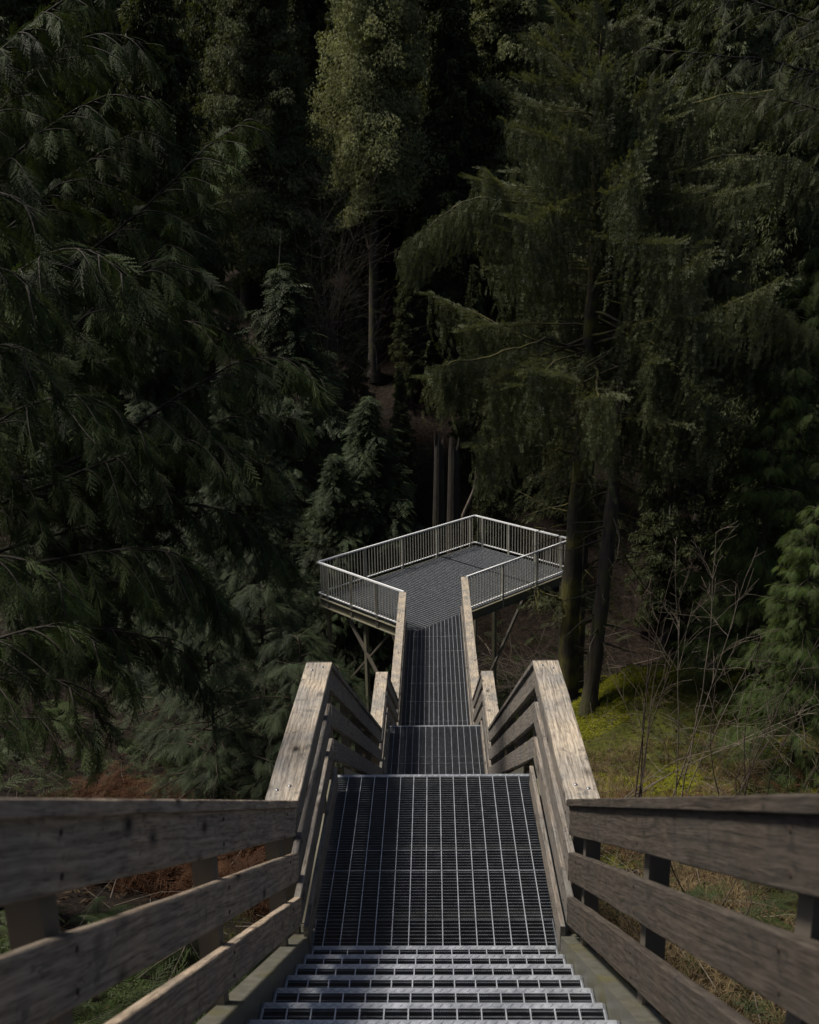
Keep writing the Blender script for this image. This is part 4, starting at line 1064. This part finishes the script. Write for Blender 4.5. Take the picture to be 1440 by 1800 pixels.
# ------------------------------------------------------------------ bare trees, shrubs, snags
def bare(name, root_loc, stems, label, m, cat, seed, thick=.03, subs=12, sub_l=.25, group=None, up=.15):
    r = np.random.default_rng(seed); root_loc = np.array(root_loc, float)
    b = MB()
    for st in stems:
        P_ = np.array(st, float)-root_loc; seg = np.r_[0, np.cumsum(np.linalg.norm(np.diff(P_, axis=0), axis=1))]; L = seg[-1]; n = 14
        ss = np.linspace(0, L, n); c = np.stack([np.interp(ss, seg, P_[:, k]) for k in range(3)], -1); c[1:-1] = (c[:-2]+2*c[1:-1]+c[2:])/4; c += np.cumsum(r.normal(size=c.shape), 0)*.008*L/3
        b.tube(c, np.linspace(thick*(.4+.6*L/5), .004, n), 5, cap=False)
        for i in range(subs):
            k = r.integers(4, n); d = c[k]-c[k-1]; d /= np.linalg.norm(d); l2 = L*sub_l*r.uniform(.4, 1.2)*(1.3-k/n)
            sc_ = curve(c[k], d+r.normal(size=3)*.7+[0, 0, up], l2, .1, 7, r, .25); b.tube(sc_, np.linspace(thick*.28, .0025, 7), 4, cap=False)
            for _ in range(3):
                j = r.integers(2, 7); b.tube(curve(sc_[j], (sc_[j]-sc_[j-1])/np.linalg.norm(sc_[j]-sc_[j-1])+r.normal(size=3)*.6, l2*.4, .1, 4, r, .25), [.003, .0028, .0025, .002], 4, cap=False)
    o = b.build(name, MAT[m], None, tuple(root_loc)); tag(o, label, cat, group); return o
r = np.random.default_rng(9)
def stems_px(base_px, Yb, tips, bend=.2):
    x = at(base_px, 1300, Yb)[0]; z = gz(x, Yb); base = np.array([x, Yb, z-.05]); out = []
    for (px, py, Y) in tips:
        t_ = at(px, py, Y); m_ = (base+t_)/2+np.array([r.normal()*bend, r.normal()*bend, r.uniform(0, bend)]); out.append([base+r.normal(size=3)*[.15, .15, 0], m_, t_])
    return base, out
SHG = 'bare shrubs on the right bank'
for i, (bp, Yb, tips, lab, m) in enumerate((
    (1120, 15.5, [(1180, 980, 15.5), (1150, 1010, 15), (1215, 1000, 16), (1240, 1050, 15)], 'bare shrub of thin dark stems rising from behind the right landing railing', 'twig'),
    (1200, 17, [(1310, 1020, 16.5), (1250, 930, 17), (1190, 960, 17), (1340, 1120, 17)], 'bare shrub with one pale leaning stem over the mossy hump', 'twig_pale'),
    (1290, 14, [(1440, 1110, 13.5), (1420, 1200, 13), (1330, 1130, 14), (1270, 1150, 14)], 'bare shrub fanning right below the bright cedars', 'twig'),
    (1060, 16.5, [(1400, 1260, 15), (1440, 1245, 15), (1350, 1290, 15.5)], 'low bare branches arching right across the brown bank', 'twig_pale'),
    (1360, 11.5, [(1400, 1250, 11), (1330, 1300, 11.5), (1460, 1320, 11)], 'bare shrub at the right edge above the stair railing', 'twig'),
    (1250, 9.0, [(1180, 1420, 9), (1280, 1430, 9), (1330, 1450, 9)], 'bare stems standing just beyond the nearest right railing', 'twig'))):
    base, st = stems_px(bp, Yb, tips); bare('bare_shrub', base, st, lab, m, 'shrub', 90+i, .016, 9, .3, SHG)
# dense reddish bare tree across the ravine
Yb = 46; x = at(575, 600, Yb)[0]; base = np.array([x, Yb, gz(x, Yb)])
bare('bare_tree', base, [[base, at(575, 560, Yb), at(a, b_, Yb+r.normal())] for a, b_ in ((560, 350), (620, 375), (590, 400), (640, 430), (520, 400), (640, 500), (610, 520), (540, 480), (600, 350), (625, 560), (560, 440))], 'dark bare tree of fine twigs left of the pale cedar trunk', 'bark', 'tree', 71, .025, 40, .34, up=.1)
Yb = 42; x = at(490, 600, Yb)[0]; base = np.array([x, Yb, gz(x, Yb)])
bare('dead_tree', base, [[base, at(493, 520, Yb), at(498, 405, Yb)]], 'dead pale stick of a trunk right of the tall dark cedar', 'twig_pale', 'tree', 72, .10, 10, .08)
def snag(pts, rad, label, m, seed):
    P_ = np.array([at(*p) for p in pts]); base = P_[0].copy(); base[2] = gz(base[0], base[1])-.3; P_ = np.vstack([base, P_])-base
    rr = np.random.default_rng(seed); seg = np.linspace(0, len(P_)-1, 18); c = np.stack([np.interp(seg, range(len(P_)), P_[:, k]) for k in range(3)], -1)
    b = MB(); k = 12; b.tube(c, rad*np.linspace(1.3, .8, 18), k, cap=False)
    V = b.V[0]; V[-k:, 2] += rr.uniform(-.1, .9, k); V[-2*k:-k, 2] += rr.uniform(-.1, .2, k)
    o = b.build('broken_trunk', MAT[m], None, tuple(base)); tag(o, label, 'dead tree', 'broken trunks behind the platform')
snag([(771, 925, 38), (772, 795, 38)], .24, 'tall broken trunk stump on the left behind the far platform railing', 'bark_dark', 1)
snag([(797, 925, 40), (798, 790, 40)], .28, 'thicker broken trunk stump on the right behind the far platform railing', 'bark_dark', 2)
snag([(812, 910, 36), (838, 850, 36)], .06, 'thin orange brown splintered trunk leaning right behind the platform', 'twig_pale', 3)
# brush pile under the right side of the platform
b = MB(); cx_, cy_ = at(925, 1110, 27.5)[0], 27.6; cz_ = gz(cx_, cy_)
for i in range(260):
    a = r.uniform(0, 6.28); L = r.uniform(.7, 2.6); c0 = np.array([r.normal()*1.0, r.normal()*.8, abs(r.normal())*.35+.05])
    b.tube(curve(c0, (math.cos(a), math.sin(a), r.normal()*.25), L, .1, 6, r, .25), np.linspace(r.uniform(.006, .02), .004, 6), 4, cap=False)
tag(b.build('brush_pile', MAT['twig_pale'], None, (cx_, cy_, cz_)), 'tangled pile of pale dead branches under the right side of the platform', 'brush pile')
# fallen logs
def log(p, q, rad, label, m='bark'):
    p = np.array(p, float); q = np.array(q, float); b = MB(); c = np.linspace(p, q, 14)-p; c += r.normal(size=c.shape)*.02; b.tube(c, rad*np.linspace(1, .7, 14), 12, cap=False)
    V = b.V[0]; b.V = [V]; o = b.build('fallen_log', MAT[m], None, tuple(p), smooth=True); tag(o, label, 'log')
# stream
xs = np.linspace(-1, 1, 30); V = []; F = []
for i, yy in enumerate(np.linspace(24.5, 28.2, 26)):
    cxx = 2.7+.5*math.sin(yy*1.1)-.25*(yy-26); wd = .75+.25*math.sin(yy*2.3)
    for u in xs: V.append((cxx+u*wd, yy, 0))
V = np.array(V); V[:, 2] = np.array([gz(cx0, cy0) for cx0, cy0 in V[:, :2]])+.10+.05*noise2(V[:, 0], V[:, 1], 12, 3, 4.)
i = np.arange(25)[:, None]*30; j = np.arange(29)[None]; F = np.stack([i+j, i+j+1, i+31+j, i+30+j], -1).reshape(-1, 4)
tag(link('stream', mk_mesh('stream', V, F, MAT['water'], smooth=True)), kind='structure')

# ------------------------------------------------------------------ ferns, bracken, grasses, moss
def fern_mesh(seed, m):
    r = np.random.default_rng(seed); Q = []
    for i in range(13):
        a = i/13*6.28+r.uniform(-.2, .2); L = r.uniform(.7, 1.0); d = np.array([math.cos(a), math.sin(a), 0]); s = np.array([-d[1], d[0], 0])
        e0 = r.uniform(.8, 1.5); P = lambda t: d*L*t*(.6+.4*t)+np.array([0, 0, L*(e0*t-(e0+.1)*t*t*.95)])
        Q.append(quad_strip(P(0), P(.5), .014, .01)); Q.append(quad_strip(P(.5), P(1), .01, .004))
        for k in range(22):
            t = .12+.86*k/22; l = .17*math.sin(math.pi*min(1, t*.9+.12))*r.uniform(.85, 1.1)
            for sg in (-1, 1):
                p0 = P(t); p1 = p0+s*sg*l+d*.03+np.array([0, 0, -.03]); w_ = d*.012
                Q.append([p0-w_, p0+w_, p1+w_*.3, p1-w_*.3])
    V, F = proto(Q); return mk_mesh('fern', V, F, m, tint=np.repeat(r.uniform(.2, .9, len(F)), 4))
fm = [fern_mesh(s, MAT['fern']) for s in range(3)]
FERN = []
for i in range(60):
    px, Y = r.uniform(-40, 500), r.uniform(3.5, 9.5)
    p = at(px, 1560, Y); x = p[0]
    if x > -1.35: continue
    FERN.append((x, Y))
for i in range(26):
    FERN.append((r.uniform(-9, -3), r.uniform(15, 28)))
for i in range(10): FERN.append((r.uniform(3, 8), r.uniform(5, 12)))
for i, (x, Y) in enumerate(FERN):
    o = link('sword_fern', fm[i % 3], None, (x, Y, gz(x, Y)), (r.normal()*.12, r.normal()*.12, r.uniform(0, 6.28))); s = r.uniform(.4, .8); o.scale = (s, s, s)
    if x > 0: lab = 'green sword fern in the dry grass right of the stairs'
    elif Y < 12: lab = 'green sword fern seen through the left stair railing'
    else: lab = 'green sword fern in the shade on the left bank'
    tag(o, lab, 'fern', 'sword ferns on the banks')
def stuff(name, m, protos, pts, size, label, seed, up=(0, 0, 1), jit=.3, sink=.02, flat=False):
    r = np.random.default_rng(seed); pts = np.asarray(pts); z = ground_z(pts[:, 0], pts[:, 1])-sink
    P_ = np.column_stack([pts, z]); n = len(P_)
    u = np.tile(np.array(up, float), (n, 1))+r.normal(size=(n, 3))*jit
    f = np.column_stack([np.cos(a := r.uniform(0, 6.28, n)), np.sin(a), np.zeros(n)])
    B = basis(f, u); B[:, :, 2] = u/np.linalg.norm(u, axis=1)[:, None]
    V, F, T = scatter(protos, P_, B, size*r.uniform(.5, 1.3, n), r.uniform(size=n), r)
    o = link(name, mk_mesh(name, V, F, m, tint=T)); tag(o, label, None, None, 'stuff'); return o
BL = [blades(s, 8, .018, .7, .5) for s in range(4)]; BLM = [blades(s+9, 7, .09, .9, .6) for s in range(3)]
def clear_of_walk(p, w=1.0): return p[(np.abs(p[:, 0]) > w) | (p[:, 1] > 34)]
def uni(n, x0, x1, y0, y1): return np.column_stack([r.uniform(x0, x1, n), r.uniform(y0, y1, n)])
def patch(p, f, th, seed=4): return p[noise2(p[:, 0], p[:, 1], seed, 4, f) > th]
p = clear_of_walk(np.vstack([uni(17000, .9, 10, 1.5, 13), uni(7000, 1, 12, 13, 21)])); p = patch(p, .9, -.12)
stuff('dry_grass', MAT['drygrass'], BL, p, .34, 'tangled dry brown grass on the bank right of the stairs', 1)
p = clear_of_walk(np.vstack([uni(6000, .9, 8, 1.5, 12), uni(5000, 1.5, 12, 12, 24), uni(1500, -6, -1, 2, 12)])); p = patch(p, .8, .12, 6)
stuff('green_grass', MAT['greengrass'], BL, p, .22, 'short green grass and weeds among the dry stalks', 2)
p = np.vstack([np.column_stack([6.2+r.normal(size=42000)*2.2, 24.0+r.normal(size=42000)*3.4]), uni(22000, 2.2, 10, 13, 23)]); p = p[(p[:, 1] < 29) & (p[:, 0] > 2.3)]; p = patch(p, 1.3, .05, 15)
stuff('moss', MAT['mossleaf'], BLM, p, .10, 'bright yellow green moss on the hump right of the trunks', 3, jit=.5)
BR = [cedar_frond(9, 1, .38, s+5, .55) for s in range(3)]
p = np.vstack([uni(7000, -6.2, -2.0, 11.2, 16), uni(500, 2.2, 8, 13, 18)]); p = patch(p, .7, -.35, 7)
def frond_stuff(name, m, p, size, label, seed, up=.35):
    r = np.random.default_rng(seed); n = len(p); P_ = np.column_stack([p, ground_z(p[:, 0], p[:, 1])+r.uniform(0, .35, n)])
    a = r.uniform(0, 6.28, n); f = np.column_stack([np.cos(a), np.sin(a), r.normal(size=n)*.4+up])
    V, F, T = scatter(BR, P_, basis(f, np.tile([0, 0, 1.], (n, 1))+r.normal(size=(n, 3))*.5), size*r.uniform(.5, 1.3, n), r.uniform(size=n), r)
    tag(link(name, mk_mesh(name, V, F, m, tint=T)), label, None, None, 'stuff')
frond_stuff('bracken', MAT['bracken'], p, .42, 'rust brown dead bracken on the bank', 11)
p = np.vstack([uni(2600, -11, -1.5, 9, 30), uni(5000, -7, -1.2, 2, 11.5), uni(2600, 2, 14, 5, 24), uni(1500, -3, 4, 24, 30)]); frond_stuff('undergrowth', MAT['fern'], patch(p, .5, .05, 21), .45, 'dark green low undergrowth on both banks', 12)
LT = [sprig(s+20, 5) for s in range(3)]
p = np.vstack([uni(14000, -12, 14, 2, 30), uni(9000, -30, 30, 44, 75)]); p = clear_of_walk(p, .2)
stuff('leaf_litter', MAT['litter'], LT, p, .14, 'brown leaf litter and twigs on the forest floor', 13, jit=.8, sink=-.02)
p = np.vstack([uni(5200, -26, 26, 40, 66)]); frond_stuff('slope_ferns', MAT['fern'], patch(p, .25, .1, 23), .9, 'dark fern cover on the slope across the ravine', 14)
b = MB()
for i in range(900):
    x, y = (r.uniform(1.2, 8), r.uniform(2, 23)) if i % 3 else (r.uniform(-7, -1.2), r.uniform(3, 16)); a = r.uniform(0, 6.28); L = r.uniform(.3, 1.3)
    b.tube(curve((x, y, gz(x, y)+.03), (math.cos(a), math.sin(a), r.uniform(0, 1.0)), L, .2, 5, r, .3), np.linspace(r.uniform(.004, .009), .002, 5), 4, cap=False)
tag(b.build('dead_stalks', MAT['twig_pale']), 'pale dead stalks and sticks lying in the undergrowth', None, None, 'stuff')
